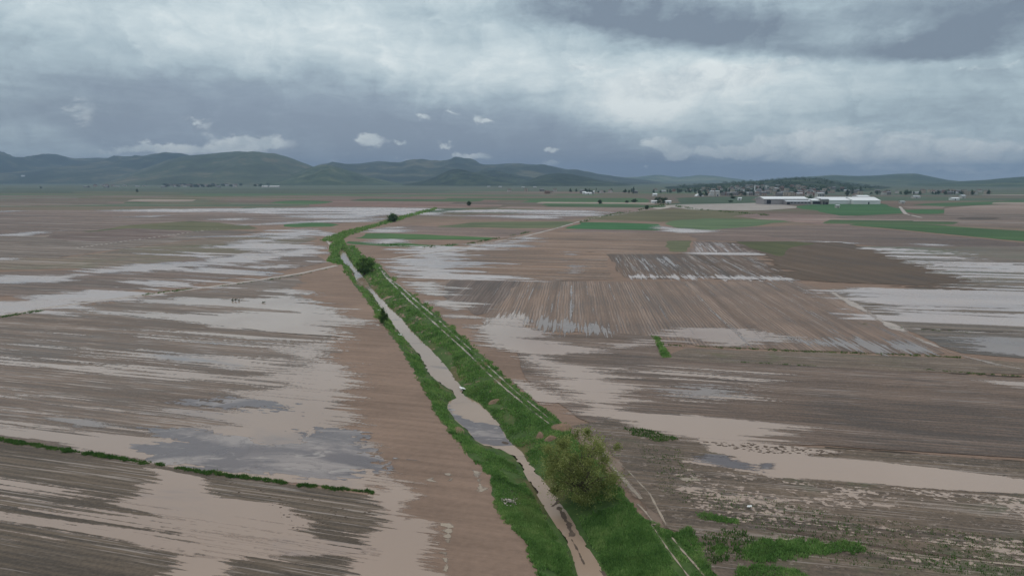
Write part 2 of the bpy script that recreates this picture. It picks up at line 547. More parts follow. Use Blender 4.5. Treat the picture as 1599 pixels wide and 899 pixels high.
def sheet(name, fun, pts, mat, mx=30, my=10, res=1.0, z=None, follow=False, clip=True, zoff=0.0, soft=None):
    """lays a thin sheet where fun(x, y) > 0, its outline following the zero line"""
    pts = np.asarray(pts)
    tx = pts[:, 0] / pts[:, 1]; v = CH * F0 / pts[:, 1]
    t0, t1 = tx.min() - mx / F0, tx.max() + mx / F0
    v0, v1 = max(3.0, v.min() - my), min(1250.0, v.max() + my)
    t0 = max(t0, -1.25); t1 = min(t1, 1.25)
    nx = max(4, int((t1 - t0) * F0 / res)); ny = max(4, int((v1 - v0) / res))
    T, Vv = np.meshgrid(np.linspace(t0, t1, nx), np.linspace(v0, v1, ny))
    Y = CH * F0 / Vv; X = T * Y
    f = fun(X, Y).astype(np.float32)
    if clip:
        lo = RIVER.min(0); hi = RIVER.max(0)
        if X.min() < hi[0] and X.max() > lo[0] and Y.min() < hi[1] and Y.max() > lo[1]:
            f = np.minimum(f, -sdf_poly(X, Y, RIVER) - 0.15)
    f[f == 0] = 1e-6
    ins = f > 0
    if not ins.any():
        return None
    X1 = X.ravel(); Y1 = Y.ravel(); f1 = f.ravel()
    idx = np.arange(nx * ny).reshape(ny, nx)
    q = np.stack([idx[:-1, :-1], idx[:-1, 1:], idx[1:, 1:], idx[1:, :-1]], -1).reshape(-1, 4)
    s = (f1[q] > 0).sum(1)
    full = q[s == 4][:, ::-1]
    part = q[(s > 0) & (s < 4)]
    tris = np.concatenate([part[:, [0, 1, 2]], part[:, [0, 2, 3]]])
    ts = (f1[tris] > 0)
    cnt = ts.sum(1)
    verts = []; faces = []; sizes = []; shore = []
    P2 = np.column_stack([X1, Y1])
    base = 0
    # whole cells
    if len(full):
        uq, inv = np.unique(full, return_inverse=True)
        verts.append(P2[uq]); shore.append(f1[uq]); faces.append(inv.reshape(-1).astype(np.int64)); sizes.append(np.full(len(full), 4)); base += len(uq)
    k3 = tris[cnt == 3][:, ::-1]
    if len(k3):
        verts.append(P2[k3].reshape(-1, 2)); shore.append(f1[k3].reshape(-1)); faces.append(base + np.arange(k3.size)); sizes.append(np.full(len(k3), 3)); base += k3.size

    def cut(a, b):
        t = (f1[a] / (f1[a] - f1[b]))[:, None]
        return P2[a] + (P2[b] - P2[a]) * t
    for want in (1, 2):
        sel = cnt == want
        tr = tris[sel]; tt = ts[sel]
        if not len(tr): continue
        k = np.argmax(tt == (want == 1), axis=1)
        rows = np.arange(len(tr))
        a = tr[rows, k]; b = tr[rows, (k + 1) % 3]; c = tr[rows, (k + 2) % 3]
        if want == 1:
            pv = np.stack([cut(a, c), cut(a, b), P2[a]], 1); sv = np.stack([a * 0.0, a * 0.0, f1[a]], 1)
        else:
            pv = np.stack([P2[c], P2[b], cut(b, a), cut(c, a)], 1); sv = np.stack([f1[c], f1[b], a * 0.0, a * 0.0], 1)
        n = pv.shape[1]
        verts.append(pv.reshape(-1, 2)); shore.append(sv.reshape(-1)); faces.append(base + np.arange(len(tr) * n)); sizes.append(np.full(len(tr), n)); base += len(tr) * n
    P = np.concatenate(verts)
    if z is None:
        z = next_z(P)
    if follow:
        zz = ground_z(P[:, 0], P[:, 1]) + z + zoff
    else:
        zz = np.full(len(P), z + zoff)
    me = mesh_from(name, np.column_stack([P, zz]), np.concatenate(faces), np.concatenate(sizes), mat, bool(follow))
    at = me.attributes.new('shore', 'FLOAT', 'POINT')
    sh = np.concatenate(shore).astype(np.float32)
    sh = np.clip(sh / soft, 0, 10) if soft else np.full(len(P), 10.0, np.float32)
    if len(sh) == len(me.vertices): at.data.foreach_set('value', sh)
    # keep it facing up
    if len(me.polygons) and me.polygons[0].normal.z < 0:
        me.flip_normals()
    return link(name, me)


RIVER = np.vstack([GP(lb_out), GP(rb_out)[::-1]])


def field(name, px, mat, amp=1.2, label=None, seed=0, res=2.0, kind='structure', edge=1.0):
    P = GP(px)
    D = np.median(P[:, 1]); u = max(0.06, D * D / (CH * F0))

    def fun(X, Y):
        uu = np.clip(Y * Y / (CH * F0), 0.06, 40)
        s = 4.0 * uu
        return sdf_poly(X, Y, P) + amp * u * (fbm(X / (6 * u + 3), Y / (6 * u + 3), seed, 3) - 0.5) * 2 * edge
    o = sheet(name, fun, P, mat, 6, 4, res)
    if o: tag(o, label, kind=kind)
    return o


def flood(name, px, mat, vp=-3200, amp=3.0, cap=None, bias=0.0, seed=0, label=None, res=0.8, rowpx=1.5, kmul=1.0, mx=130, my=8, minrow=0.26, blob=0.3, hole=0.0, grain=0.35, soft=1.0):
    """standing water: its shore is drawn out along the furrows"""
    P = GP(px)
    D = float(np.median(P[:, 1])); u = D * D / (CH * F0)
    d = vp_dir(vp)
    if abs(vp - W0 / 2) < 900:
        u = D / F0; k = 22.0 * kmul; row = max(0.3, rowpx * u * 1.3)
    else:
        k = min(10.0, max(1.8, 1000.0 / D)) * kmul; row = max(minrow, rowpx * u)
    A = amp * u * 0.55
    Pa = np.column_stack([(P @ d) / k, P @ np.array([d[1], -d[0]])])
    cp = cap * u if cap is not None else None
    sf = (0.9 if abs(vp - W0 / 2) < 900 else 1.0) * u * soft

    def fun(X, Y):
        a = X * d[0] + Y * d[1]; c = X * d[1] - Y * d[0]
        sd = sdf_poly(a / k, c, Pa)
        if cp is not None: sd = np.minimum(sd, cp)
        n = fbm(a / (row * k * 2.2), c / row, seed, 3, 2.0, 0.62) - 0.5
        n2 = fbm(a / (row * k * 6), c / (row * 6), seed + 50, 2) - 0.5
        n3 = fbm(X / (row * 1.5), Y / (row * 1.5), seed + 90, 2) - 0.5
        b_ = bias * u * 0.55
        r_ = sd + A * (1.9 * n + 3.0 * n2 * blob + grain * n3) * 1.6 - b_
        if hole:
            n4 = fbm(a / (row * k * 6), c / (row * 2.2), seed + 130, 3)
            r_ = np.minimum(r_, (hole - n4) * A * 6)
        return r_ + 0.55 * sf
    o = sheet(name, fun, P, mat, mx, my, res, soft=sf)
    if o: tag(o, label, kind='structure')
    return o


def strip(name, px, width, mat, amp=0.3, brk=0.0, seed=0, label=None, z=0.0, res=1.0, kind='structure', follow=False, zoff=0.0, clip=True, taper=True, freq=0.5):
    P = GP(px, z)

    def fun(X, Y):
        d = dist_line(X, Y, P)
        n = fbm(X * freq, Y * freq, seed, 3) - 0.5
        n2 = fbm(X * 0.12, Y * 0.12, seed + 9, 2) - 0.5
        return width / 2 - d + amp * width * n * 2 + brk * width * (n2 * 2 - 0.15)
    o = sheet(name, fun, P, mat, 8, 6, res, follow=follow, zoff=zoff, clip=clip, soft=0.3 * width)
    if o: tag(o, label, kind=kind)
    return o


# ------------------------------------------------------------------ materials
K = ALB
C_warm = srgb(130, 109, 95, K); C_brown = srgb(117, 98, 85, K); C_grey = srgb(101, 89, 79, K); C_dark = srgb(90, 78, 67, K)
C_red = srgb(106, 90, 78, K); C_olive = srgb(98, 92, 68, K); C_pale = srgb(165, 156, 148, K)
G_bright = srgb(60, 98, 60, K); G_mid = srgb(72, 102, 66, K); G_olive = srgb(92, 104, 78, K); G_dark = srgb(70, 88, 68, K)
MUD = srgb(170, 149, 134, 0.93); SILT = srgb(120, 113, 118, 0.9); MUDFAR = srgb(160, 146, 138, 0.85)

M_water_near = water_mat('muddy_water_near', MUD, srgb(128, 121, 124, 0.85), 0.12, 0.06, silt_scale=0.05)
M_water_mid = water_mat('muddy_water_mid', MUD, srgb(120, 117, 121, 0.85), 0.35, 0.06, silt_scale=0.035)
M_water_far = water_mat('flood_water_far', srgb(184, 171, 165, 0.95), srgb(144, 137, 138, 0.9), 0.5, 0.2, silt_scale=0.012)
for n_ in M_water_far.node_tree.nodes:
    if n_.type == 'BSDF_PRINCIPLED': n_.inputs['Specular IOR Level'].default_value = 0.25
M_stream = water_mat('stream_water', srgb(160, 139, 122, 0.95), srgb(120, 106, 98, 0.85), 0.35, 0.06, silt_scale=0.12)
M_silt = water_mat('wet_silt', srgb(112, 104, 106, 0.80), srgb(158, 147, 142, 0.95), 0.9, 0.25, silt_scale=0.11, swirl=0.55)
M_film = water_mat('wet_mud_film', srgb(146, 134, 128, 0.85), srgb(118, 108, 105, 0.85), 0.6, 0.25, silt_scale=0.05)
M_track = plain_mat('dirt_track', srgb(166, 154, 145, K), 0.5, 0.22, 0.35, spec=0.3)
M_rut = water_mat('rut_water', srgb(164, 148, 130, 0.92), srgb(128, 112, 98, 0.92), 0.7, 0.2, silt_scale=0.3)

for m_ in (M_water_near, M_water_mid, M_water_far, M_silt, M_film, M_track, M_rut): soften(m_)


def ground_mat():
    m, nt, bs = material('plain_soil')
    geo = nt.new('ShaderNodeNewGeometry'); P = geo.outputs['Position']
    d = vp_dir(-3300)
    a = nt.vmath('DOT_PRODUCT', P, (d[0], d[1], 0)); c = nt.vmath('DOT_PRODUCT', P, (d[1], -d[0], 0))
    comb = nt.new('ShaderNodeCombineXYZ'); nt.set(comb.inputs[0], nt.math('MULTIPLY', a, 0.06)); nt.set(comb.inputs[1], nt.math('MULTIPLY', c, 0.8))
    st = nt.noise(comb.outputs[0], 1.0, 4, 0.65, 0, '2D')
    cl = nt.noise(P, 1.3, 5, 0.7); bl = nt.noise(P, 0.05, 4, 0.6, 0.5)
    v = nt.math('ADD', nt.math('MULTIPLY', st, 0.4), nt.math('ADD', nt.math('MULTIPLY', cl, 0.35), nt.math('MULTIPLY', bl, 0.45)))
    near = nt.ramp(v, [(0.35, mul(C_warm, 0.62)), (0.58, C_warm), (0.82, mul(C_warm, 1.4))])
    # parcels of the far plain
    mp = nt.new('ShaderNodeMapping'); nt.set(mp.inputs[0], P)
    mp.inputs['Rotation'].default_value = (0, 0, 0.12); mp.inputs['Scale'].default_value = (1 / 420.0, 1 / 130.0, 0)
    vo = nt.new('ShaderNodeTexVoronoi', voronoi_dimensions='2D', distance='CHEBYCHEV'); nt.set(vo.inputs['Vector'], mp.outputs[0]); vo.inputs['Scale'].default_value = 1.0
    vo.inputs['Randomness'].default_value = 0.75
    sep = nt.new('ShaderNodeSeparateColor'); nt.l.new(vo.outputs['Color'], sep.inputs[0])
    par = nt.ramp(sep.outputs[0], [(0.0, C_red), (0.18, C_olive), (0.34, G_dark), (0.5, C_brown), (0.62, G_olive), (0.75, mul(G_mid, 0.9)), (0.88, C_grey)], 'CONSTANT')
    mp2 = nt.new('ShaderNodeMapping'); nt.set(mp2.inputs[0], P); mp2.inputs['Scale'].default_value = (1 / 300.0, 1 / 60.0, 0)
    n2 = nt.noise(mp2.outputs[0], 1.0, 4, 0.65)
    par = nt.mix(nt.math('MULTIPLY', nt.smooth(n2, 0.4, 0.65), 0.45), par, G_olive)
    sp = nt.new('ShaderNodeSeparateXYZ'); nt.set(sp.inputs[0], P)
    r_ = nt.vmath('LENGTH', P)
    far = nt.smooth(r_, 480, 640)
    vfar = nt.smooth(r_, 1250, 2300)
    par = nt.mix(nt.math('MULTIPLY', vfar, 0.75), par, srgb(78, 92, 72, K))
    nt.set(bs.inputs['Base Color'], nt.mix(far, near, par))
    bs.inputs['Roughness'].default_value = 0.85; bs.inputs['Specular IOR Level'].default_value = 0.2
    bp = nt.new('ShaderNodeBump'); bp.inputs['Strength'].default_value = 0.5; bp.inputs['Distance'].default_value = 0.1
    nt.set(bp.inputs['Height'], nt.math('ADD', st, cl)); nt.l.new(bp.outputs[0], bs.inputs['Normal'])
    return m


ground = build_ground(ground_mat())
tag(ground, 'flat muddy plain of farmland reaching to the hills', kind='structure')

# ------------------------------------------------------------------ fields
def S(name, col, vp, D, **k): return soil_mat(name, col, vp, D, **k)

VL, VR, VC = -3200, -4100, 895
# --- far plain, drawn first
field('field', [(-300, 319), (-300, 306), (180, 305), (420, 307), (640, 305), (660, 312), (560, 318), (260, 321)], S('far_soil_red', C_red, VL, 800, contrast=1.2, var=(srgb(86, 92, 70, K), 0.004, 0.45, 0.6)), seed=1, amp=3.0, label='long reddish brown field on the far left of the plain')
field('field', [(-300, 305), (-300, 295), (300, 294), (760, 297), (760, 302), (300, 303)], crop_mat('far_green_grey', srgb(78, 90, 74, K), 1200), seed=2, amp=2.5, label='grey green meadow band below the left hills')
field('field', [(480, 325), (500, 313), (620, 308), (765, 312), (800, 322), (700, 325)], S('far_soil_red2', srgb(116, 92, 82, K), VL, 850, contrast=0.7), seed=3, label='reddish ploughed field beyond the end of the stream')
field('field', [(420, 318), (440, 313), (520, 314), (500, 319)], crop_mat('far_green1', G_mid, 850), seed=4, label='small green field left of the reddish field')
field('field', [(800, 318), (830, 310), (1010, 309), (1015, 320), (900, 323)], crop_mat('far_green2', G_mid, 900), seed=5, label='green pasture left of the farmyard trees')
field('field', [(1040, 308), (1190, 306), (1192, 318), (1050, 320)], crop_mat('far_green3', G_dark, 900), seed=6, label='dark green meadow between the farmyard and the factory')
field('field', [(760, 332), (790, 322), (1005, 322), (1030, 327), (960, 334), (880, 345), (700, 343)], S('far_soil_pinkish', srgb(122, 104, 95, K), VR, 650, contrast=0.9), seed=7, label='pinkish brown field left of the pale triangular field')
field('field', [(905, 341), (960, 334), (1030, 327), (1075, 326), (1180, 331), (1320, 344), (1240, 347), (1100, 345), (1030, 347)], crop_mat('olive_field', srgb(102, 100, 76, K), 520), seed=8, label='olive field crossed by the pale farm road')
field('field', [(1040, 322), (1060, 319), (1190, 317), (1262, 324), (1180, 328), (1085, 327)], S('pale_field', C_pale, VR, 800, contrast=0.6, wet=0.9), seed=9, label='pale wet field in front of the factory')
field('field', [(1008, 326), (1025, 321), (1040, 318.5), (1056, 326), (1030, 327)], S('pale_tri', srgb(178, 168, 158, K), VR, 800, contrast=0.4, wet=0.9), seed=10, label='pale triangular field below the farmyard')
field('field', [(1180, 333), (1320, 336), (1410, 346), (1400, 352), (1300, 352), (1150, 338)], S('rose_soil', srgb(124, 103, 95, K), VR, 600), seed=11, label='rose brown strip of bare soil right of centre')
field('field', [(1250, 322), (1290, 318), (1380, 317), (1405, 325), (1412, 331), (1380, 336), (1310, 338), (1265, 330)], crop_mat('bright_green_factory', G_bright, 700), seed=12, label='bright green field in front of the long white sheds')
field('field', [(1408, 327), (1480, 327), (1478, 335), (1420, 334)], crop_mat('bright_green_patch', G_bright, 700), seed=13, label='bright green rectangle right of the factory')
field('field', [(1398, 322), (1480, 321), (1486, 327), (1412, 326)], S('pinkish_soil2', srgb(138, 120, 109, K), VR, 800, contrast=.5), seed=14, label='pale pinkish soil right of the white sheds')
field('field', [(1480, 336), (1484, 327), (1530, 320), (1720, 316), (1720, 333)], S('pinkish_soil3', srgb(134, 117, 106, K), VR, 750, contrast=.5), seed=15, label='pale brown field at the far right')
field('field', [(1400, 321), (1490, 316), (1720, 310), (1720, 315), (1530, 320), (1480, 323)], crop_mat('right_green_far', G_mid, 900), seed=16, label='green strip at the far right below the hills')
field('field', [(1320, 344), (1300, 338), (1420, 336), (1720, 336), (1720, 362), (1599, 356), (1450, 350)], S('brown_right', srgb(108, 94, 85, K), VR, 600), seed=17, label='wide brown field on the right of the plain')
field('field', [(1320, 351), (1360, 349), (1450, 351), (1599, 361), (1720, 370), (1720, 386), (1599, 377), (1480, 366), (1380, 356)], crop_mat('green_band_right', srgb(70, 98, 62, K), 480), seed=18, label='long green field running off the right side')
field('field', [(1080, 376), (1110, 358), (1240, 352), (1330, 353), (1480, 368), (1599, 379), (1720, 386), (1720, 420), (1500, 395), (1290, 378)], S('brown_mid_right', srgb(110, 95, 87, K), VR, 380, contrast=0.8), seed=19, label='brown field below the long green field')
field('field', [(860, 363), (905, 357), (1040, 358), (1110, 361), (1290, 377), (1180, 378), (1080, 376), (1075, 364)], S('brown_mid2', srgb(116, 99, 91, K), VR, 420, contrast=0.8), seed=20, label='brown strip below the bright green crop')
field('field', [(880, 357), (907, 347), (1028, 350), (1032, 360), (960, 359)], crop_mat('bright_green_crop', srgb(58, 104, 64, K), 420), seed=21, label='bright green crop field in the middle of the plain')
field('field', [(1034, 350), (1045, 344), (1110, 341), (1245, 345), (1200, 352), (1115, 360), (1050, 357)], crop_mat('light_green_crop', srgb(92, 112, 80, K), 430), seed=22, label='thin light green crop beside the bright green field')
field('field', [(690, 354), (740, 347), (800, 346), (895, 346), (878, 356), (800, 357)], crop_mat('olive_band', srgb(94, 104, 76, K), 420), seed=23, label='olive green strip left of the bright green crop')
field('field', [(560, 360), (640, 351), (690, 354), (800, 358), (860, 358), (790, 371), (640, 368)], S('brown_near_road', srgb(122, 104, 95, K), VR, 380), seed=24, label='brown field above the two green strips')
field('field', [(556, 372), (570, 364), (600, 364), (785, 371), (765, 375), (640, 374)], crop_mat('green_strip_upper', srgb(74, 106, 64, K), 360), seed=25, label='upper of two green strips right of the stream bend')
field('field', [(536, 381), (540, 376), (620, 379), (690, 383), (725, 380), (690, 387), (600, 385)], crop_mat('green_strip_lower', srgb(70, 102, 62, K), 330), seed=26, label='lower of two green strips right of the stream bend')
# narrow strips of crops, fallow and wet soil on the far plain
_fs = random.Random(31)
_pal = [crop_mat('strip_crop_green', srgb(72, 94, 62, K), 700), crop_mat('strip_crop_olive', srgb(98, 98, 74, K), 700), S('strip_soil_red', srgb(116, 94, 84, K), VL, 700, contrast=.7), S('strip_soil_dark', srgb(88, 76, 66, K), VL, 700, contrast=.7), S('strip_soil_pale', srgb(146, 132, 121, K), VR, 700, contrast=.6)]
for i in range(54):
    y_ = 299 + 46 * _fs.random() ** 1.25; x_ = _fs.uniform(-60, 1560) if y_ < 318 else _fs.choice([_fs.uniform(-60, 480), _fs.uniform(700, 1560)])
    if 900 < x_ < 1500 and y_ < 340: continue
    w_ = _fs.uniform(50, 260) * (1.3 if y_ < 312 else 0.9); h_ = _fs.uniform(0.05, 0.12) * (y_ - 282)
    s_ = (y_ - HOR) / (x_ + (3200 if x_ < 700 else 4100)) * (1 if x_ < 700 else 1)
    field('field', [(x_, y_), (x_ + w_, y_ + s_ * w_), (x_ + w_ - _fs.uniform(4, 20), y_ + s_ * w_ + h_), (x_ - _fs.uniform(4, 20), y_ + h_)], _pal[_fs.choices(range(5), [3, 3, 3, 3, 2])[0]], seed=200 + i, res=1.0, amp=0.6)
# --- left
field('field', [(-300, 367), (-300, 330), (300, 327), (560, 322), (670, 326), (600, 343), (540, 348), (420, 352), (250, 352), (100, 367)], S('left_far_brown', srgb(112, 97, 89, K), VL, 520), seed=30, label='brown flooded farmland on the far left')
field('field', [(125, 362), (200, 352), (300, 345), (395, 352), (400, 358), (300, 361), (200, 362)], crop_mat('left_olive', srgb(96, 98, 74, K), 430), seed=31, label='olive field on the left of the plain')
field('field', [(-300, 400), (-300, 375), (60, 368), (120, 366), (330, 360), (420, 362), (250, 380), (90, 402)], S('left_brown2', srgb(104, 93, 85, K), VL, 340), seed=32, label='grey brown field on the left')
field('field', [(75, 369), (130, 364), (200, 357), (312, 360), (250, 372), (180, 379), (100, 377)], S('left_dark', srgb(96, 80, 74, K), VL, 360, contrast=0.8), seed=33, label='dark reddish brown field on the left')
field('field', [(425, 353), (440, 349), (480, 347), (545, 349), (520, 354), (450, 355)], crop_mat('left_green', srgb(66, 104, 62, K), 430), seed=34, label='green field left of the stream bend')
field('field', [(-300, 428), (-300, 404), (100, 402), (200, 388), (330, 372), (420, 366), (500, 372), (400, 398), (200, 418)], S('left_olive_brown', srgb(112, 100, 88, K), VL, 280, var=(srgb(98, 96, 74, K), 0.02, 0.45, 0.7)), seed=35, label='olive brown field left of the flood')
field('field', [(-300, 470), (-300, 432), (120, 422), (330, 402), (470, 385), (510, 410), (330, 440), (160, 458)], S('left_brown3', srgb(110, 96, 88, K), VL, 230), seed=36, label='brown field between the floods and the farm road')
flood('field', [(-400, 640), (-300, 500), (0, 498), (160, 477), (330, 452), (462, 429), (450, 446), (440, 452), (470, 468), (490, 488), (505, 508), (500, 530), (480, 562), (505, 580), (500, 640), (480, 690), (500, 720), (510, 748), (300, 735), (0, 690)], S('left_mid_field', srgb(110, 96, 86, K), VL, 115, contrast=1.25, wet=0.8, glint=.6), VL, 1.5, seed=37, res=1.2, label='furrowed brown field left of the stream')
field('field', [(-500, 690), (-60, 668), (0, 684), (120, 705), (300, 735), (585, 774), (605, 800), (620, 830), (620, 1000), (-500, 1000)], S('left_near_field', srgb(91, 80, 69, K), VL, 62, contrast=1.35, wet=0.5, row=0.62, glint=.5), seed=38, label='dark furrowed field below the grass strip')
# --- right
field('field', [(640, 438), (612, 405), (690, 388), (830, 363), (1076, 363), (1078, 396), (948, 399), (962, 437), (800, 440)], S('right_warm', srgb(126, 105, 90, K), VR, 270), seed=40, label='warm brown field right of the two green strips')
field('field', [(1040, 394), (1046, 376), (1080, 376), (1078, 394)], crop_mat('green_corner', srgb(100, 104, 78, K), 290), seed=41, label='small olive plot beside the furrowed field')
field('field', [(1076, 396), (1080, 376), (1150, 378), (1215, 395), (1180, 400)], S('ribbed_plot', srgb(118, 103, 96, K), 1000, 290, contrast=1.8), seed=42, label='small ribbed plot beside the olive wedge')
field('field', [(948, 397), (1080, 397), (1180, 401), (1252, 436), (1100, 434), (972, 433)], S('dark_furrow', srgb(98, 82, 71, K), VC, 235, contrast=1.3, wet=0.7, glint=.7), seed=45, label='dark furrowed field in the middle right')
field('field', [(1270, 500), (1290, 452), (1440, 450), (1480, 452), (1400, 416), (1340, 385), (1599, 385), (1800, 395), (1800, 560), (1599, 560), (1500, 552), (1380, 500)], S('right_grey', srgb(106, 95, 85, K), VR, 230, wet=0.9, var=(srgb(104, 106, 88, K), 0.01, 0.5, 0.7)), seed=46, label='grey brown flooded field at the right edge')
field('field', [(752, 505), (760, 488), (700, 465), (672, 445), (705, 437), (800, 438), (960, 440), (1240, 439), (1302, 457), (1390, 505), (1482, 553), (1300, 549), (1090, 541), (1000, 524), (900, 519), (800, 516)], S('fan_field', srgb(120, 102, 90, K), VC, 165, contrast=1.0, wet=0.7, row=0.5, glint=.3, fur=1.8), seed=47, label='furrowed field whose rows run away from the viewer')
field('field', [(700, 466), (690, 452), (705, 438), (815, 439), (770, 484), (745, 492)], S('fan_dark', srgb(102, 89, 82, K), VC, 190, contrast=1.2, row=0.6, fur=1.5), seed=48, label='dark corner of the furrowed field near the stream track')
field('field', [(960, 560), (1040, 556), (1070, 544), (1300, 552), (1500, 560), (1800, 580), (1800, 590), (1480, 582), (1200, 572)], S('verge_soil', srgb(108, 95, 83, K), VR, 130, speck=0.5, var=(srgb(94, 94, 68, K), 0.06, 0.5, 0.7)), seed=49, label='weedy strip of soil between two grass lines')
field('field', [(800, 525), (960, 520), (1020, 525), (1035, 558), (1100, 565), (1300, 573), (1500, 585), (1900, 610), (1900, 745), (1599, 715), (1300, 696), (1000, 690), (900, 650), (820, 590)], S('right_near_field', srgb(103, 88, 78, K), VR, 110, contrast=1.25, wet=0.7, row=0.62), seed=50, label='wide furrowed grey brown field on the right')
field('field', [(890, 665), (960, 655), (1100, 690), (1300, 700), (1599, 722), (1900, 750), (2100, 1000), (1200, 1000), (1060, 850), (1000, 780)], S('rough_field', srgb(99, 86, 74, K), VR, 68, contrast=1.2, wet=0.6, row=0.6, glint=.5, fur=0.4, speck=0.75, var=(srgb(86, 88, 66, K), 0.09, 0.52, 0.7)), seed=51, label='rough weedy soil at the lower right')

# ------------------------------------------------------------------ flood water
WN, WM, WF = M_water_near, M_water_mid, M_water_far
fl = flood
# left near
fl('flood_water', [(238, 728), (330, 748), (345, 755), (320, 762), (345, 776), (440, 785), (462, 795), (478, 815), (470, 840), (500, 855), (545, 866), (466, 866), (362, 873), (349, 899), (345, 1000), (200, 1000), (252, 899), (292, 880), (250, 868), (320, 868), (288, 845), (270, 822), (230, 800), (165, 785), (205, 770), (228, 755)], WN, VL, 3.2, seed=1, label='muddy pool in the furrows below the grass strip')
fl('flood_water', [(585, 770), (600, 742), (640, 763), (655, 775), (618, 780), (633, 800), (630, 812), (655, 808), (674, 815), (678, 845), (686, 1000), (525, 1000), (545, 890), (545, 868), (562, 840), (592, 820), (598, 800), (593, 776)], WN, VL, 3.0, seed=2, label='muddy pool at the end of the grass strip')
fl('flood_water', [(-120, 722), (60, 742), (225, 768), (330, 800), (600, 832), (585, 866), (330, 876), (120, 866), (-120, 850)], WN, VL, 4.0, cap=1.1, bias=2.7, seed=3, rowpx=1.6, kmul=2.0, minrow=0.3, blob=.5, label='muddy water lying in streaks along the dark furrows')
# left middle
fl('flood_water', [(536, 529), (527, 540), (505, 560), (545, 572), (553, 592), (538, 606), (547, 630), (555, 652), (537, 668), (562, 695), (590, 733), (598, 745), (583, 764), (430, 750), (300, 733), (200, 714), (100, 694), (0, 681), (-120, 664), (-120, 656), (0, 662), (130, 678), (230, 680), (290, 668), (355, 662), (300, 650), (220, 640), (330, 640), (420, 632), (330, 612), (440, 612), (462, 598), (380, 590), (455, 576), (482, 562), (420, 545), (470, 535)], WM, VL, 3.6, seed=4, label='wide muddy flood between the grass strip and the stream field')
fl('flood_water', [(-200, 512), (200, 512), (530, 532), (485, 570), (420, 640), (230, 680), (-200, 655)], WM, VL, 4.5, cap=1.1, bias=4.6, seed=5, rowpx=1.4, kmul=1.6, blob=.5, label='streaks of water in the furrows of the left field')
fl('flood_water', [(415, 462), (440, 450), (470, 452), (482, 462), (500, 478), (512, 490), (540, 503), (548, 514), (537, 525), (430, 521), (330, 509), (240, 497), (150, 490), (100, 492), (170, 486), (300, 491), (390, 489), (470, 486), (380, 480), (300, 477), (180, 471), (300, 464), (380, 470)], WM, VL, 4.0, seed=6, label='pale flood above the dark furrow line on the left')
fl('flood_water', [(-80, 477), (0, 471), (38, 470), (60, 461), (150, 453), (272, 459), (200, 467), (100, 483), (0, 495), (-80, 502)], WF, VL, 3.0, seed=7, label='grey flood above the farm road on the left')
fl('flood_water', [(165, 437), (230, 421), (330, 414), (420, 416), (470, 410), (500, 408), (430, 430), (330, 451), (240, 453), (200, 445)], WF, -2200, 4.5, seed=8, hole=0.56, label='streaky grey flood left of the stream bend')
fl('flood_water', [(-80, 436), (0, 430), (130, 428), (148, 434), (60, 441), (-80, 446)], WF, VL, 2.5, seed=9, label='grey flood at the left edge')
fl('flood_water', [(112, 425), (200, 414), (300, 408), (420, 395), (460, 390), (400, 408), (320, 417), (200, 427)], WF, -2600, 3.0, seed=10, label='long grey streak of flood water on the left')
fl('flood_water', [(250, 398), (330, 386), (400, 375), (440, 361), (478, 357), (492, 366), (470, 376), (484, 386), (440, 397), (330, 403)], WF, VL, 4.0, seed=11, hole=0.55, label='barred flood left of the green stream bend')
fl('flood_water', [(400, 397), (440, 394), (500, 388), (492, 396), (450, 400)], WF, VL, 2.0, seed=12, label='small grey flood just left of the stream bend')
fl('flood_water', [(60, 332), (200, 327), (400, 324.5), (560, 323), (676, 325), (655, 333), (600, 339), (540, 343), (420, 340), (520, 335), (330, 331), (200, 331)], WF, VL, 2.5, seed=13, hole=0.62, label='long pale sheet of flood water across the far left plain')
fl('flood_water', [(380, 352), (430, 348), (520, 344), (600, 341), (580, 346), (480, 348)], WF, VL, 1.5, seed=14, label='thin pale flood behind the left green field')
for i, pp in enumerate([[(-60, 369), (0, 366), (112, 359), (40, 368)], [(-60, 406), (0, 402), (38, 403), (18, 406)], [(28, 363), (72, 361), (66, 364.5)], [(200, 338), (260, 336), (240, 339)], [(330, 343), (380, 341), (375, 344)], [(290, 370), (420, 367), (400, 371)], [(-80, 332), (40, 328), (36, 331)], [(350, 378), (450, 372), (400, 379)]]):
    fl('flood_water', pp, WF, VL, 1.0, seed=20 + i, label=['sliver of water on the dark left field', 'sliver of water at the left edge below the olive field', 'tiny bright puddle on the far left', 'tiny pale puddle behind the olive field', 'short pale puddle behind the left green field', 'long thin puddle right of the dark field', 'pale puddle at the far left edge', 'thin puddle left of the barred flood'][i])
# right
fl('flood_water', [(608, 398), (640, 390), (690, 384), (762, 387), (705, 398), (762, 411), (702, 419), (742, 429), (850, 436.5), (660, 434), (630, 424), (613, 406)], WF, VR, 4.5, seed=30, label='grey flood right of the shrub beside the stream')
fl('flood_water', [(650, 441), (672, 441), (688, 460), (712, 468), (738, 478), (716, 496), (692, 480), (672, 462)], WM, VR, 3.5, seed=31, label='pale pool beside the stream track below the dark corner')
fl('flood_water', [(760, 500), (800, 488), (832, 500), (792, 521), (758, 512)], WM, VC, 4.0, seed=32, label='pale pool at the corner of the furrowed field')
fl('flood_water', [(750, 506), (800, 492), (818, 512), (872, 527), (800, 528), (872, 535), (962, 552), (880, 553), (870, 565), (942, 578), (966, 575), (976, 595), (980, 615), (962, 630), (1000, 648), (1062, 644), (1150, 654), (1252, 664), (1180, 680), (1235, 696), (1100, 693), (1030, 674), (950, 650), (900, 630), (870, 600), (835, 575), (800, 555), (780, 545), (747, 538), (756, 520)], WN, VR, 2.6, seed=33, label='large muddy pool between the stream track and the right field')
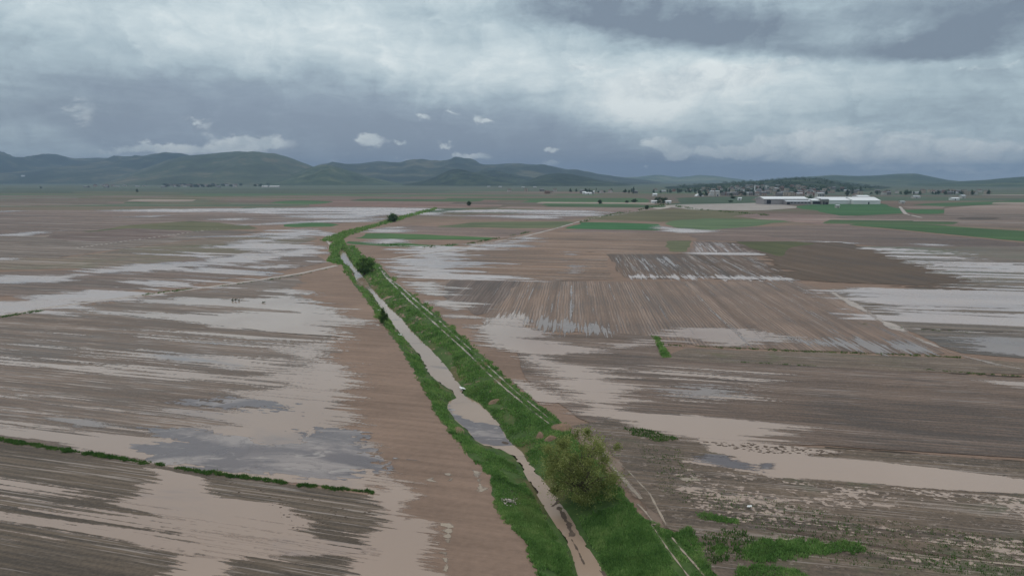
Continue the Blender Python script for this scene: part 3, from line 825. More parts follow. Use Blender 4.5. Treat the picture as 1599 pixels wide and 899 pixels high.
fl('flood_water', [(793, 592), (814, 594), (850, 614), (872, 630), (842, 635), (812, 611)], WN, VR, 2.5, seed=34, label='small pale pool beside the stream track')
fl('flood_water', [(1092, 683), (1130, 687), (1190, 692), (1260, 700), (1320, 706), (1260, 713), (1340, 718), (1450, 730), (1599, 749), (1800, 770), (1800, 800), (1599, 772), (1450, 764), (1300, 751), (1200, 745), (1130, 731), (1055, 719), (1150, 714), (1105, 705)], WN, VR, 2.2, seed=35, kmul=0.4, grain=0.9, label='long muddy pool between the rough soil and the right field')
fl('flood_water', [(1040, 520), (1080, 512), (1180, 515), (1228, 526), (1200, 540), (1120, 540), (1060, 529)], WM, VR, 3.0, seed=36, label='pale pool along the lower edge of the furrowed field')
fl('flood_water', [(1228, 528), (1300, 529), (1440, 540), (1455, 549), (1330, 546), (1268, 540)], M_film, VC, 4.0, seed=37, label='wet mud at the lower right corner of the furrowed field')
fl('flood_water', [(820, 498), (880, 500), (930, 512), (960, 520), (900, 518), (840, 512)], M_film, VC, 4.0, seed=38, label='wet strip along the lower left edge of the furrowed field')
fl('flood_water', [(930, 538), (1020, 531), (1060, 533), (1010, 543), (950, 545)], WM, VR, 3.0, bias=0.5, seed=39, label='thin pale puddle left of the small grass bank')
fl('flood_water', [(1335, 386), (1420, 389), (1520, 399), (1599, 410), (1800, 430), (1800, 540), (1599, 518), (1450, 513), (1400, 505), (1370, 486), (1296, 455), (1340, 449), (1440, 452), (1482, 450), (1442, 432), (1404, 415), (1366, 400)], WF, VR, 4.5, seed=40, hole=0.57, label='wide pale flood at the right edge')
fl('flood_water', [(1480, 532), (1520, 525), (1599, 528), (1800, 532), (1800, 570), (1599, 557), (1530, 552)], M_film, VR, 3.0, seed=41, label='wet grey mud at the right edge below the wide flood')
fl('flood_water', [(1520, 592), (1599, 597), (1800, 600), (1800, 615), (1599, 606)], WM, VR, 3.0, bias=0.5, seed=42, label='thin puddle at the right edge')
fl('flood_water', [(1195, 379), (1240, 377), (1300, 376.5), (1340, 381), (1280, 381.5)], WF, VR, 1.0, seed=43, label='bright sliver of water on top of the dark wedge')
fl('flood_water', [(1424, 380), (1455, 381), (1476, 383.5), (1450, 383.5)], WF, VR, 0.8, seed=44, label='bright short puddle right of the dark wedge')
fl('flood_water', [(1084, 394), (1180, 395), (1216, 399), (1100, 398)], WF, VR, 1.5, seed=45, label='pale water along the foot of the ribbed plot')
fl('flood_water', [(1028, 352), (1042, 355), (1110, 361), (1060, 364), (1036, 359)], WF, VR, 1.5, seed=46, label='pale water at the corner of the bright green crop')
fl('flood_water', [(975, 431), (1060, 431), (1250, 433), (1255, 438), (1100, 435), (980, 434.5)], WF, VC, 2.5, seed=47, label='pale water along the ditch below the dark furrowed field')
fl('flood_water', [(600, 347), (700, 330), (780, 325), (900, 328), (985, 333), (880, 341), (800, 344), (700, 347)], WF, VR, 2.0, bias=0.4, seed=48, hole=0.5, label='pale barred flood right of the far shrub')
fl('flood_water', [(578, 378), (595, 373), (620, 373), (640, 377), (600, 380)], WF, VR, 1.5, seed=49, label='small pool between the two green strips')
fl('flood_water', [(575, 362), (600, 355), (628, 354), (618, 362)], WF, VR, 2.0, seed=50, label='grey pool above the upper green strip')
fl('flood_water', [(740, 386), (800, 374), (830, 368), (840, 374), (780, 386)], WF, VR, 2.0, bias=.3, seed=51, label='pale water beside the farm road on the right')
fl('flood_water', [(880, 395), (905, 392), (908, 428), (880, 430)], WF, VR, 2.0, bias=1.6, seed=52, label='pale patch of wet ground in the warm brown field')
fl('flood_water', [(1010, 570), (1250, 585), (1180, 650), (1000, 640)], WM, VR, 4.0, cap=1.1, bias=4.2, seed=53, rowpx=1.5, kmul=1.4, blob=.5, label='thin streaks of water in the right furrows')
fl('flood_water', [(1040, 725), (1300, 755), (1640, 780), (1800, 900), (1500, 890), (1250, 850), (1060, 790)], WN, VR, 3.0, cap=1.1, bias=4.0, seed=54, rowpx=1.3, kmul=0.55, blob=0.5, grain=1.6, label='scattered puddles on the rough soil at the lower right')
fl('flood_water', [(720, 455), (800, 441), (960, 441), (1240, 440), (1390, 505), (1470, 550), (1090, 540), (900, 517), (770, 500)], M_film, VC, 4.0, cap=1.1, bias=5.2, seed=55, rowpx=1.0, kmul=1.6, blob=.25, label='thin lines of water between the rows of the furrowed field')
fl('flood_water', [(952, 400), (1180, 402), (1250, 435), (975, 432)], M_film, VC, 3.5, cap=1.1, bias=3.9, seed=56, rowpx=1.1, kmul=1.6, blob=.5, label='thin lines of water between the rows of the dark field')
fl('flood_water', [(1085, 378), (1150, 379), (1190, 395), (1085, 395)], WF, 1000, 2.0, cap=1.0, bias=2.7, seed=57, rowpx=1.6, label='fine lines of water across the ribbed plot')
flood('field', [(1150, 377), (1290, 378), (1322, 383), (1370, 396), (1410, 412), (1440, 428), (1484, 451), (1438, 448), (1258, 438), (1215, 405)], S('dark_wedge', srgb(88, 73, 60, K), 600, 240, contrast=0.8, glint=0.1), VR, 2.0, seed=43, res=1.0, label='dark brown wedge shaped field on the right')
field('field', [(1150, 378), (1240, 378), (1270, 380), (1235, 387), (1218, 400), (1190, 392)], crop_mat('olive_wedge', srgb(86, 90, 62, K), 280, 600), seed=44, label='olive green top of the dark wedge')
# silt banks and pale crusts lying in the water
fl('mud', [(255, 672), (300, 668), (345, 678), (440, 690), (470, 682), (528, 672), (545, 690), (585, 716), (575, 738), (530, 748), (440, 748), (330, 735), (250, 718), (232, 700)], M_silt, VL, 7.0, seed=60, kmul=0.35, blob=0.9, grain=1.2, rowpx=2.5, label='grey purple silt spread in the left flood')
fl('mud', [(330, 620), (400, 622), (435, 632), (420, 646), (350, 645), (310, 632)], M_silt, VL, 6.0, blob=0.8, grain=1.2, bias=0.8, seed=61, kmul=0.5, label='grey silt patch in the middle of the left flood')
fl('mud', [(80, 652), (140, 655), (180, 664), (120, 668)], M_film, VL, 3.0, seed=62, label='pale silt streak at the left of the flood')
fl('mud', [(1085, 712), (1130, 712), (1150, 720), (1195, 738), (1120, 728)], M_silt, VR, 2.5, seed=63, label='grey silt at the left end of the long pool')
fl('mud', [(1190, 724), (1208, 724), (1203, 733), (1186, 733)], M_silt, VR, 0.6, seed=64, kmul=0.5, label='small dark silt patch in the long pool')
fl('mud', [(1060, 602), (1110, 600), (1135, 612), (1100, 622), (1070, 618)], M_film, VR, 4.0, seed=65, label='pale wet patch in the right furrows')

# ------------------------------------------------------------------ tracks and roads
strip('farm_track', [(-150, 507), (0, 493), (80, 480), (170, 468), (300, 452), (400, 438), (470, 427), (524, 415)], 3.0, M_track, 0.1, 0.0, 1, label='pale farm track running from the left edge to the stream')
strip('farm_track', [(612, 404), (650, 398), (700, 392), (760, 380), (820, 369), (860, 359), (905, 346), (940, 338), (990, 331), (1040, 319)], 3.2, M_track, 0.12, 0.2, 2, label='pale farm track running from the stream to the farmyard')
strip('farm_track', [(1300, 457), (1380, 503), (1440, 532), (1490, 553), (1560, 570), (1640, 585)], 2.6, M_track, 0.3, 0.5, 3, label='muddy farm track along the right end of the furrowed field')
strip('farm_track', [(120, 387), (230, 372), (310, 361), (340, 357)], 3.0, M_track, 0.12, 0.2, 4, label='faint farm track across the left fields')
strip('farm_track', [(508, 372), (518, 385), (528, 397), (520, 408)], 2.2, M_track, 0.3, 0.3, 5, label='muddy track along the left side of the stream bend')
strip('farm_track', [(1405, 322), (1414, 334), (1440, 340)], 5.0, M_track, 0.1, 0.1, 6, label='pale track between two green fields near the factory')
# dark furrow edges
M_edge = soften(plain_mat('dark_edge', srgb(66, 58, 48, K), 0.9, 0.3, 0.4))
strip('field_edge', [(170, 489), (240, 497), (330, 507), (430, 519), (530, 526)], 0.55, M_edge, 0.35, 0.3, 11, label='dark furrow bounding the left flood')
strip('field_edge', [(972, 434.5), (1100, 435.5), (1255, 438.5)], 1.3, M_edge, 0.2, 0.0, 12, label='dark ditch below the dark furrowed field')
strip('field_edge', [(640, 437.5), (800, 437.5), (960, 438.5)], 0.8, M_edge, 0.3, 0.4, 13, label='dark edge above the furrowed field')
strip('field_edge', [(830, 362.5), (960, 362), (1075, 363)], 1.2, M_edge, 0.3, 0.2, 14, label='dark edge of the warm brown field')
strip('field_edge', [(720, 391), (900, 393), (1080, 397)], 1.0, M_edge, 0.3, 0.4, 15, label='dark edge across the warm brown field')
strip('field_edge', [(1440, 514), (1520, 517), (1599, 520), (1750, 527)], 1.3, M_edge, 0.4, 0.3, 16, label='dark bank below the wide flood at the right edge')
strip('field_edge', [(1480, 583), (1560, 587), (1750, 596)], 0.7, M_edge, 0.4, 0.3, 17, label='dark line below the right mud')
strip('field_edge', [(1290, 699), (1400, 706), (1599, 721), (1750, 730)], 0.35, M_edge, 0.4, 0.3, 18, label='dark furrow along the lower edge of the right field')
strip('field_edge', [(1450, 484), (1530, 489), (1700, 494)], 0.7, M_edge, 0.4, 0.2, 19, label='dark line across the wide flood')
strip('field_edge', [(1350, 476), (1480, 480), (1700, 484)], 0.7, M_edge, 0.4, 0.5, 20, label='dark broken line across the wide flood')
strip('field_edge', [(1200, 826), (1360, 852), (1500, 872), (1700, 900)], 0.7, soften(plain_mat('ridge_soil', srgb(88, 74, 64, K), 0.9, 0.3, 0.6)), 0.35, 0.2, 21, label='dark ridge of soil at the lower right')
strip('ditch_water', [(1196, 840), (1280, 848), (1420, 866), (1599, 884), (1720, 898)], 0.26, M_rut, 0.35, 0.1, 22, label='thin line of water along the dark ridge at the lower right')
strip('ditch_water', [(1270, 795), (1400, 812), (1480, 822), (1599, 836)], 0.2, M_rut, 0.5, 0.5, 23, label='thin broken line of water across the rough soil')
for i, a in enumerate([[(739, 734), (745, 736), (753, 752), (756, 765), (750, 767), (744, 752)], [(695, 739), (700, 739), (707, 748), (704, 750)], [(668, 747), (675, 746), (678, 752), (671, 753)], [(692, 818), (701, 816), (708, 822), (704, 838), (700, 846), (695, 836)], [(692, 862), (698, 862), (699, 892), (695, 892)], [(1066, 747), (1094, 749), (1092, 751), (1068, 750)]]):
    flood('puddle', a, M_rut, VL, 2.0, seed=300 + i, kmul=0.22, grain=2.0, blob=0.2, rowpx=3, mx=12, label=['long pale puddle beside the left bank', 'small pale puddle left of the left bank', 'small round pale puddle left of the bank', 'ragged pale puddle at the lower centre', 'thin pale puddle at the bottom edge', 'short puddle on the rough soil'][i])
# ruts of the track along the stream
rut_in = [(592, 417), (602, 432), (615, 445), (640, 470), (670, 497), (700, 524), (728, 549), (762, 583), (794, 611), (828, 639), (858, 662)]
rut_out = [(600, 425), (607, 435), (625, 447), (650, 470), (682, 497), (705, 519), (734, 545), (768, 577), (805, 611), (835, 635), (868, 662), (880, 668)]
K = ALB * 1.14
# ------------------------------------------------------------------ banks of the stream
def bank_mat():
    m, nt, bs = material('bank_turf')
    geo = nt.new('ShaderNodeNewGeometry'); P = geo.outputs['Position']
    n = nt.noise(P, 0.5, 5, 0.7); n2 = nt.noise(P, 0.12, 4, 0.6, 0.5)
    g = nt.ramp(n, [(0.3, srgb(50, 66, 36, K)), (0.55, srgb(68, 90, 46, K)), (0.8, srgb(92, 104, 62, K))])
    cc = nt.mix(nt.smooth(n2, 0.53, 0.66), g, srgb(94, 88, 60, K))
    nt.set(bs.inputs['Base Color'], cc); bs.inputs['Roughness'].default_value = 0.9; bs.inputs['Specular IOR Level'].default_value = 0.15
    bp = nt.new('ShaderNodeBump'); bp.inputs['Strength'].default_value = 0.8; bp.inputs['Distance'].default_value = 0.2
    nt.set(bp.inputs['Height'], n); nt.l.new(bp.outputs[0], bs.inputs['Normal'])
    return m


M_bank = bank_mat()
M_grass = leaf_mat('grass_blades', srgb(70, 98, 50, K), srgb(104, 142, 74, K), srgb(148, 170, 104, K), 0.4, 0.35, 1.5, srgb(120, 136, 80, K))
M_weed = leaf_mat('weed_blades', srgb(50, 76, 34, K), srgb(70, 104, 46, K), srgb(104, 126, 68, K), 0.35, 0.4)


def bank_fun(seed):
    def fun(X, Y):
        uu = np.clip(Y * Y / (CH * F0), 0.1, 8)
        n = fbm(X * 0.7, Y * 0.7, seed, 3) - 0.5
        return np.minimum(sdf_poly(X, Y, RIVER) + 1.3 * n, -sdf_poly(X, Y, STREAM) + 0.3)
    return fun


o = sheet('stream_bank', bank_fun(3), RIVER, M_bank, 8, 6, 1.5, z=0.01, follow=True, clip=False)
tag(o, 'green turf banks sloping down to the muddy stream', kind='structure')


def stream_fun(X, Y):
    return sdf_poly(X, Y, STREAM) + 0.55 * (fbm(X * 0.9, Y * 0.9, 8, 3) - 0.5) * 2


o = sheet('stream', stream_fun, STREAM, M_stream, 8, 6, 1.0, z=ZW, clip=False)
tag(o, 'narrow muddy stream running between grass banks', kind='structure')
# silt film at the lower end of the pool
PS = GP([(700, 632), (706, 640), (722, 655), (760, 664), (788, 668), (794, 686), (800, 694), (770, 698), (745, 690), (720, 668), (700, 648)], ZW)
o = sheet('mud', lambda X, Y: np.minimum(sdf_poly(X, Y, PS) + 0.9 * (fbm(X * 0.35, Y * 1.2, 4, 3) - 0.45) * 2, sdf_poly(X, Y, STREAM) - 0.1), PS, M_silt, 6, 4, 1.0, z=ZW + 0.006, clip=False)
if o: tag(o, 'grey purple silt at the lower end of the stream pool', kind='structure')
M_clod = plain_mat('dark_clods', srgb(84, 72, 62, K), 0.9, 0.3, 1.5)
for i, (pl, w_) in enumerate([([(872, 792), (880, 806), (890, 822), (893, 836)], 0.35), ([(893, 842), (902, 858), (912, 880)], 0.12), ([(786, 690), (792, 693)], 0.35), ([(862, 790), (872, 783)], 0.4), ([(936, 890), (944, 896)], 0.6)]):
    P_ = GP(pl, ZW)
    o = sheet('mud_bar', lambda X, Y, P_=P_, w_=w_: w_ * 0.5 - dist_line(X, Y, P_) + w_ * (fbm(X * 2.0, Y * 2.0, 5, 3) - 0.5) * 2.0, P_, M_clod, 6, 4, 0.8, z=ZW + 0.012, clip=False)
    if o: tag(o, ['dark broken mud bar in the lower stream', 'thin dark line of mud in the lower stream', 'dark clump at the foot of the stream pool', 'dark mud tongue reaching into the stream below the willow', 'round mud clump in the stream at the bottom edge'][i], kind='structure')

for nm, pl, w_, lb, sd in [('wheel_rut', rut_in, 0.22, 'pale wheel rut nearer the stream on the right bank', 1), ('wheel_rut', rut_out, 0.18, 'pale wheel rut farther from the stream on the right bank', 2),
                           ('wheel_rut', [(1017, 819), (1042, 856), (1073, 897), (1105, 940)], 0.15, 'pale wheel rut through the lower right grass', 3),
                           ('wheel_rut', [(1050, 840), (1064, 858), (1082, 878), (1100, 899), (1130, 940)], 0.13, 'faint outer wheel rut through the lower right grass', 4)]:
    P_ = GP(pl)
    far_w = w_

    def rf(X, Y, P_=P_, w_=w_, sd=sd):
        ww = w_ * np.clip(Y / 90.0, 1, 2.2)
        return ww / 2 - dist_line(X, Y, P_) + ww * (1.5 * (fbm(X * 1.1, Y * 1.1, sd, 3) - 0.5) + 1.3 * (fbm(X * .2, Y * .2, sd + 5, 2) - 0.52))
    o = sheet(nm, rf, P_, M_rut, 6, 4, 0.7, z=0.05, follow=True, clip=False, soft=0.3 * w_)
    if o: tag(o, lb, kind='structure')

M_mudtrack = soften(plain_mat('churned_track', srgb(116, 98, 84, K), 0.55, 0.22, 0.5))
strip('farm_track', [(900, 672), (935, 700), (960, 730), (990, 768), (1015, 800), (1034, 822)], 2.3, M_mudtrack, 0.45, 0.3, 41, label='churned muddy track beside the willow', clip=False)
strip('wheel_rut', [(940, 708), (955, 728), (975, 750), (1000, 778)], 0.55, M_rut, 0.35, 0.25, 42, label='wide water filled rut right of the willow', clip=False)
strip('wheel_rut', [(966, 722), (985, 740), (1015, 772), (1040, 820)], 0.25, M_rut, 0.4, 0.3, 43, label='narrow water filled rut beside the rough soil', clip=False)
strip('wheel_rut', [(996, 788), (1008, 800), (1022, 818)], 0.5, M_rut, 0.5, 0.5, 44, label='short puddles in the track below the willow', clip=False)


# ------------------------------------------------------------------ grass, as blades
def tufts(name, px, dens, size, mat, label, inside=None, seed=0, z=None, blades=3, bare=None, minh=0.18, spread=0.5, edge=0.0, wmul=0.34, hmul=1.0):
    """grass tufts over an outline: dens tufts per photo pixel, size in pixels"""
    r = np.random.default_rng(seed)
    P = np.asarray(px, float)
    lo, hi = P.min(0), P.max(0)
    n = int((hi[0] - lo[0]) * (hi[1] - lo[1]) * dens)
    qx = r.uniform(lo[0], hi[0], n); qy = r.uniform(lo[1], hi[1], n)
    k = sdf_poly(qx, qy, P) + edge * (vnoise(qx * 0.12, qy * 0.2, seed) - 0.5) * 2 > 0
    qx, qy = qx[k], qy[k]
    rr = (qx - W0 / 2) / F0; uu = -(qy - H0 / 2) / F0
    t = -CH / (-ST + uu * CT)
    x = rr * t; y = (CT + uu * ST) * t
    if inside is not None:
        k = inside(x, y); x, y, t = x[k], y[k], t[k]
    if bare is not None:
        b = fbm(x * bare[0], y * bare[0], bare[2], 3)
        k = b + r.uniform(-0.06, 0.06, len(x)) < bare[1]
        x, y, t = x[k], y[k], t[k]
    z0 = ground_z(x, y) if z is None else np.full(len(x), z)
    s = np.maximum(minh, size * t / F0)
    N = len(x)
    V = []
    big = vnoise(x * 0.35, y * 0.35, seed + 3) * 0.7 + 0.65
    for b in range(blades):
        az = r.uniform(0, 2 * math.pi, N); h = s * r.uniform(0.6, 1.25, N) * big * hmul; w = s * r.uniform(0.7, 1.2, N) * wmul
        ln = az + r.uniform(0.6, 2.4, N); lean = h * r.uniform(0.1, 0.9, N)
        ox = x + r.normal(0, 1, N) * s * spread; oy = y + r.normal(0, 1, N) * s * spread
        ca, sa = np.cos(az) * w, np.sin(az) * w
        V.append(np.stack([np.column_stack([ox - ca, oy - sa, z0 - 0.03]), np.column_stack([ox + ca, oy + sa, z0 - 0.03]),
                           np.column_stack([ox + np.cos(ln) * lean, oy + np.sin(ln) * lean, z0 + h])], 1))
    V = np.concatenate(V).reshape(-1, 3)
    me = mesh_from(name, V, np.arange(len(V)), np.full(len(V) // 3, 3), mat)
    o = link(name, me)
    tag(o, label, kind='stuff')
    return o


def off_stream(x, y):
    return sdf_poly(x, y, STREAM) < -0.25


RUTS = [GP(rut_in), GP(rut_out), GP([(1017, 819), (1042, 856), (1073, 897), (1105, 940)]), GP([(1050, 840), (1064, 858), (1082, 878), (1100, 899), (1130, 940)])]


def off_ruts(x, y):
    si = -sdf_poly(x, y, STREAM)
    k = (si > 0.25) & ((si > 2.6 * fbm(x * 0.16, y * 0.16, 71, 3)) | (fbm(x * 0.1, y * 0.1, 72, 2) > 0.52))
    for q in RUTS:
        k &= dist_line(x, y, q) > 0.28 * np.clip(y / 90, 1, 2)
    return k


mid = [((a[0] + b[0]) / 2, (a[1] + b[1]) / 2) for a, b in zip(left_edge[::3], left_edge[::3])]
left_poly = lb_out + left_edge[::-1]
right_poly = right_edge + rb_out[::-1]
tufts('grass', left_poly, 0.85, 2.6, M_grass, 'lush green grass on the left bank of the stream', off_stream, 11, bare=(0.3, 0.67, 5), edge=5)
tufts('grass', right_poly, 0.8, 2.6, M_grass, 'lush green grass on the right bank of the stream', off_ruts, 12, bare=(0.22, 0.66, 9), edge=5)
tufts('grass', [(410 / 4 + 400, 375), (506, 372), (540, 361), (580, 352), (620, 340), (660, 330), (684, 324), (680, 328), (650, 336), (610, 348), (575, 358), (545, 368), (528, 378), (534, 384), (530, 392), (524, 400), (536, 409), (530, 414), (510, 408), (515, 402), (522, 394), (516, 384), (520, 378), (506, 377)], 1.1, 2.6, M_grass, 'green grass along the upper bend of the stream', None, 13, z=0.0)
tufts('grass', [(524, 374), (536, 374), (545, 390), (556, 402), (570, 410), (560, 414), (545, 404), (534, 390), (522, 384)], 1.2, 2.6, M_grass, 'green grass between the upper pool and the shrub', off_stream, 14)
# grass lines between the fields
def line_poly(pl, wpx):
    return [(x, y - wpx / 2) for x, y in pl] + [(x, y + wpx / 2) for x, y in pl[::-1]]


tufts('grass', line_poly([(-60, 677), (0, 686), (100, 702), (190, 716), (236, 723)], 4), 1.2, 2.8, M_weed, 'strip of grass running in from the left edge between two flooded fields', None, 15, z=0, edge=2.5)
tufts('grass', line_poly([(274, 730), (330, 738), (420, 750), (500, 760), (583, 769)], 3.6), 1.3, 2.8, M_weed, 'strip of grass along the lower shore of the left flood', None, 16, z=0, edge=2.5)
tufts('grass', line_poly([(244, 724), (256, 726)], 4), 1.6, 2.8, M_weed, 'small clump of grass in the gap of the grass strip', None, 17, z=0)
tufts('grass', line_poly([(0, 495), (40, 489), (68, 485)], 2), 1.1, 1.8, M_weed, 'green verge of the farm track at the left edge', None, 18, z=0, edge=1)
tufts('grass', line_poly([(222, 461), (260, 456), (300, 451)], 2), 1.1, 1.8, M_weed, 'green verge in the middle of the left farm track', None, 19, z=0, edge=1)
tufts('grass', line_poly([(330, 449), (400, 440), (460, 431), (510, 421)], 1.2), 0.6, 1.3, M_weed, 'thin verge of the farm track near the stream', None, 20, z=0, edge=1)
tufts('grass', [(1020, 525), (1028, 526), (1036, 540), (1047, 558), (1034, 559), (1030, 548)], 1.3, 3.0, M_grass, 'bright green grass bank in the middle right', None, 21, z=0)
tufts('grass', line_poly([(1044, 539), (1120, 542), (1220, 547), (1330, 551), (1420, 554), (1500, 558)], 1.7), 0.9, 1.7, M_weed, 'long thin grass line across the right fields', None, 22, z=0, edge=1.2)
tufts('grass', line_poly([(1150, 565), (1200, 568), (1275, 572)], 1.3), 0.8, 1.5, M_weed, 'short dark grass line in the right field', None, 23, z=0, edge=1)
tufts('grass', line_poly([(1440, 577), (1520, 583), (1600, 588)], 1.2), 0.7, 1.3, M_weed, 'thin grass line at the right edge', None, 24, z=0, edge=1)
tufts('grass', [(1088, 801), (1110, 801), (1150, 812), (1152, 818), (1120, 815), (1095, 810)], 0.8, 4.5, M_grass, 'long tuft of green grass on the rough soil', None, 25, z=0, edge=2)
tufts('grass', [(1160, 862), (1190, 842), (1240, 845), (1345, 852), (1350, 860), (1290, 864), (1230, 872), (1190, 880), (1165, 872)], 0.55, 4.8, M_grass, 'patch of green weeds below the dark soil ridge', None, 26, z=0, edge=6)
tufts('grass', [(1150, 890), (1180, 882), (1260, 894), (1290, 930), (1150, 930)], 0.5, 4.8, M_grass, 'patch of green weeds at the bottom edge', None, 27, z=0, edge=6)
tufts('grass', [(1058, 832), (1075, 824), (1083, 832), (1100, 862), (1112, 890), (1125, 930), (1112, 930), (1085, 870)], 0.7, 4.2, M_grass, 'green weeds beside the outer wheel rut', None, 28, z=0, edge=3)
tufts('grass', [(1095, 828), (1150, 825), (1200, 850), (1180, 870), (1110, 880), (1095, 850)], 0.06, 4.5, M_weed, 'scattered small weeds on the bare soil', None, 29, z=0, blades=5)
tufts('grass', [(1114, 856), (1126, 851), (1133, 860), (1122, 867)], 1.0, 4.6, M_grass, 'single dense clump of weeds on the bare soil', None, 30, z=0, edge=2)
tufts('grass', [(975, 668), (1010, 672), (1060, 686), (1040, 690), (985, 680)], 0.5, 3.2, M_weed, 'weeds along the shore of the pool right of the willow', None, 31, z=0, edge=3)
tufts('grass', [(990, 690), (1060, 700), (1100, 760), (1300, 800), (1640, 850), (1640, 910), (1300, 880), (1130, 800), (1040, 780)], 0.045, 2.2, M_weed, 'thin scattered weeds over the rough soil', None, 32, z=0, blades=4)
tufts('grass', line_poly([(905, 347), (960, 334), (1005, 327), (1045, 318)], 1.6), 0.8, 1.6, M_weed, 'green verge beside the farm road to the farmyard', None, 33, z=0, edge=1)
tufts('grass', line_poly([(1055, 322), (1090, 327), (1150, 332), (1200, 336)], 1.6), 0.8, 1.6, M_weed, 'dark hedge line below the pale fields', None, 34, z=0, edge=1)
tufts('grass', line_poly([(1340, 505), (1420, 515), (1520, 519)], 2.0), 0.4, 1.6, M_weed, 'dark weedy bank below the wide flood', None, 35, z=0, edge=2)
tufts('grass', line_poly([(580, 380), (660, 386), (730, 381), (830, 362)], 1.4), 0.7, 1.8, M_weed, 'green verge below the two green strips', None, 36, z=0, edge=1)


# clods standing out of the long pool
def clods(name, px, dens, size, label, seed, edge=2):
    r = np.random.default_rng(seed)
    P = np.asarray(px, float); lo, hi = P.min(0), P.max(0)
    n = int((hi[0] - lo[0]) * (hi[1] - lo[1]) * dens)
    q = np.column_stack([r.uniform(lo[0], hi[0], n), r.uniform(lo[1], hi[1], n)])
    q = q[sdf_poly(q[:, 0], q[:, 1], P) + edge * (vnoise(q[:, 0] * .1, q[:, 1] * .3, seed) - .5) * 2 > 0]
    mb = MB()
    for a, b in q:
        x, y = G(a, b); s = size * y / F0 * r.uniform(0.5, 1.4)
        n_ = 6; rot = r.uniform(0, 6)
        prof = []
        base = len(mb.v)
        for lv, (rad, z) in enumerate([(1.0, -0.05), (0.8, 0.28), (0.35, 0.5)]):
            for k in range(n_):
                t = rot + 2 * math.pi * k / n_; j = rad * r.uniform(0.7, 1.3) * s
                mb.v.append((x + j * math.cos(t) * 1.5, y + j * math.sin(t), z * s * r.uniform(.8, 1.2)))
        for lv in range(2):
            for k in range(n_):
                k2 = (k + 1) % n_
                mb.f.extend((base + lv * n_ + k, base + lv * n_ + k2, base + (lv + 1) * n_ + k2, base + (lv + 1) * n_ + k)); mb.s.append(4)
        mb.f.extend(range(base + 2 * n_, base + 3 * n_)); mb.s.append(n_)
    o = mb.build(name, M_clod)
    tag(o, label, kind='stuff')


clods('soil_clods', [(1095, 690), (1180, 694), (1260, 700), (1330, 707), (1280, 714), (1190, 708), (1110, 695)], 0.14, 2.6, 'dark clods standing out of the upper shore of the long pool', 1)
clods('soil_clods', [(1100, 736), (1200, 744), (1300, 752), (1460, 764), (1600, 772), (1600, 775), (1400, 764), (1200, 750)], 0.12, 1.8, 'dark clods along the lower shore of the long pool', 2)
clods('soil_clods', [(960, 690), (1050, 700), (1100, 740), (1640, 800), (1640, 890), (1300, 850), (1100, 800), (1010, 770)], 0.07, 1.5, 'clods strewn over the rough soil at the lower right', 3)
clods('soil_clods', [(300, 740), (420, 790), (470, 840), (590, 800), (500, 780)], 0.012, 1.4, 'few dark clods in the pool below the grass strip', 4)

# ------------------------------------------------------------------ mounds, stones and white pieces
M_mound = plain_mat('dug_earth', srgb(124, 102, 84, K), 0.95, 0.3, 1.2)


def mound(px, py, rx, ry, h, label, seed, z=0.0):
    x, y = G(px, py, z)
    r = np.random.default_rng(seed); n, m_ = 22, 9
    V = []; F = []; Sz = []
    z0 = float(ground_z(np.array([x]), np.array([y]))[0])
    for j in range(m_ + 1):
        t = j / m_
        for i in range(n):
            a = 2 * math.pi * i / n
            k = 1 + 0.5 * (float(vnoise(np.array([math.cos(a) * 2 + seed]), np.array([math.sin(a) * 2]), seed)[0]) - 0.5)
            xx = math.cos(a) * rx * t * k; yy = math.sin(a) * ry * t * k
            gz = float(ground_z(np.array([x + xx]), np.array([y + yy]))[0]) - z0
            zz = gz + h * (1 - t * t) ** 1.3 * (0.65 + 0.7 * float(fbm(np.array([xx * 1.8 + seed]), np.array([yy * 1.8]), seed)[0])) - (0.08 if j == m_ else 0)
            V.append((xx, yy, zz))
    for j in range(m_):
        for i in range(n):
            i2 = (i + 1) % n
            F.extend((j * n + i, (j + 1) * n + i, (j + 1) * n + i2, j * n + i2)); Sz.append(4)
    o = link('dirt_mound', mesh_from('dirt_mound', V, F, Sz, M_mound, False), None, (x, y, z0))
    tag(o, label, 'mound')
    return o


mound(877, 668, 1.3, 1.4, 0.55, 'low mound of brown earth blocking the wheel ruts above the willow', 1)
mound(843, 676, 0.55, 0.9, 0.5, 'small brown earth mound on the grass, left of a broader one', 2)
mound(858, 682, 0.9, 0.55, 0.4, 'broader brown earth mound beside the willow', 3)
mound(770, 619, 0.9, 0.7, 0.22, 'flat patch of dug brown earth on the grassy right bank', 4)
mound(716, 665, 0.7, 2.2, 0.25, 'bare brown earth on the left bank beside the stream pool', 5)

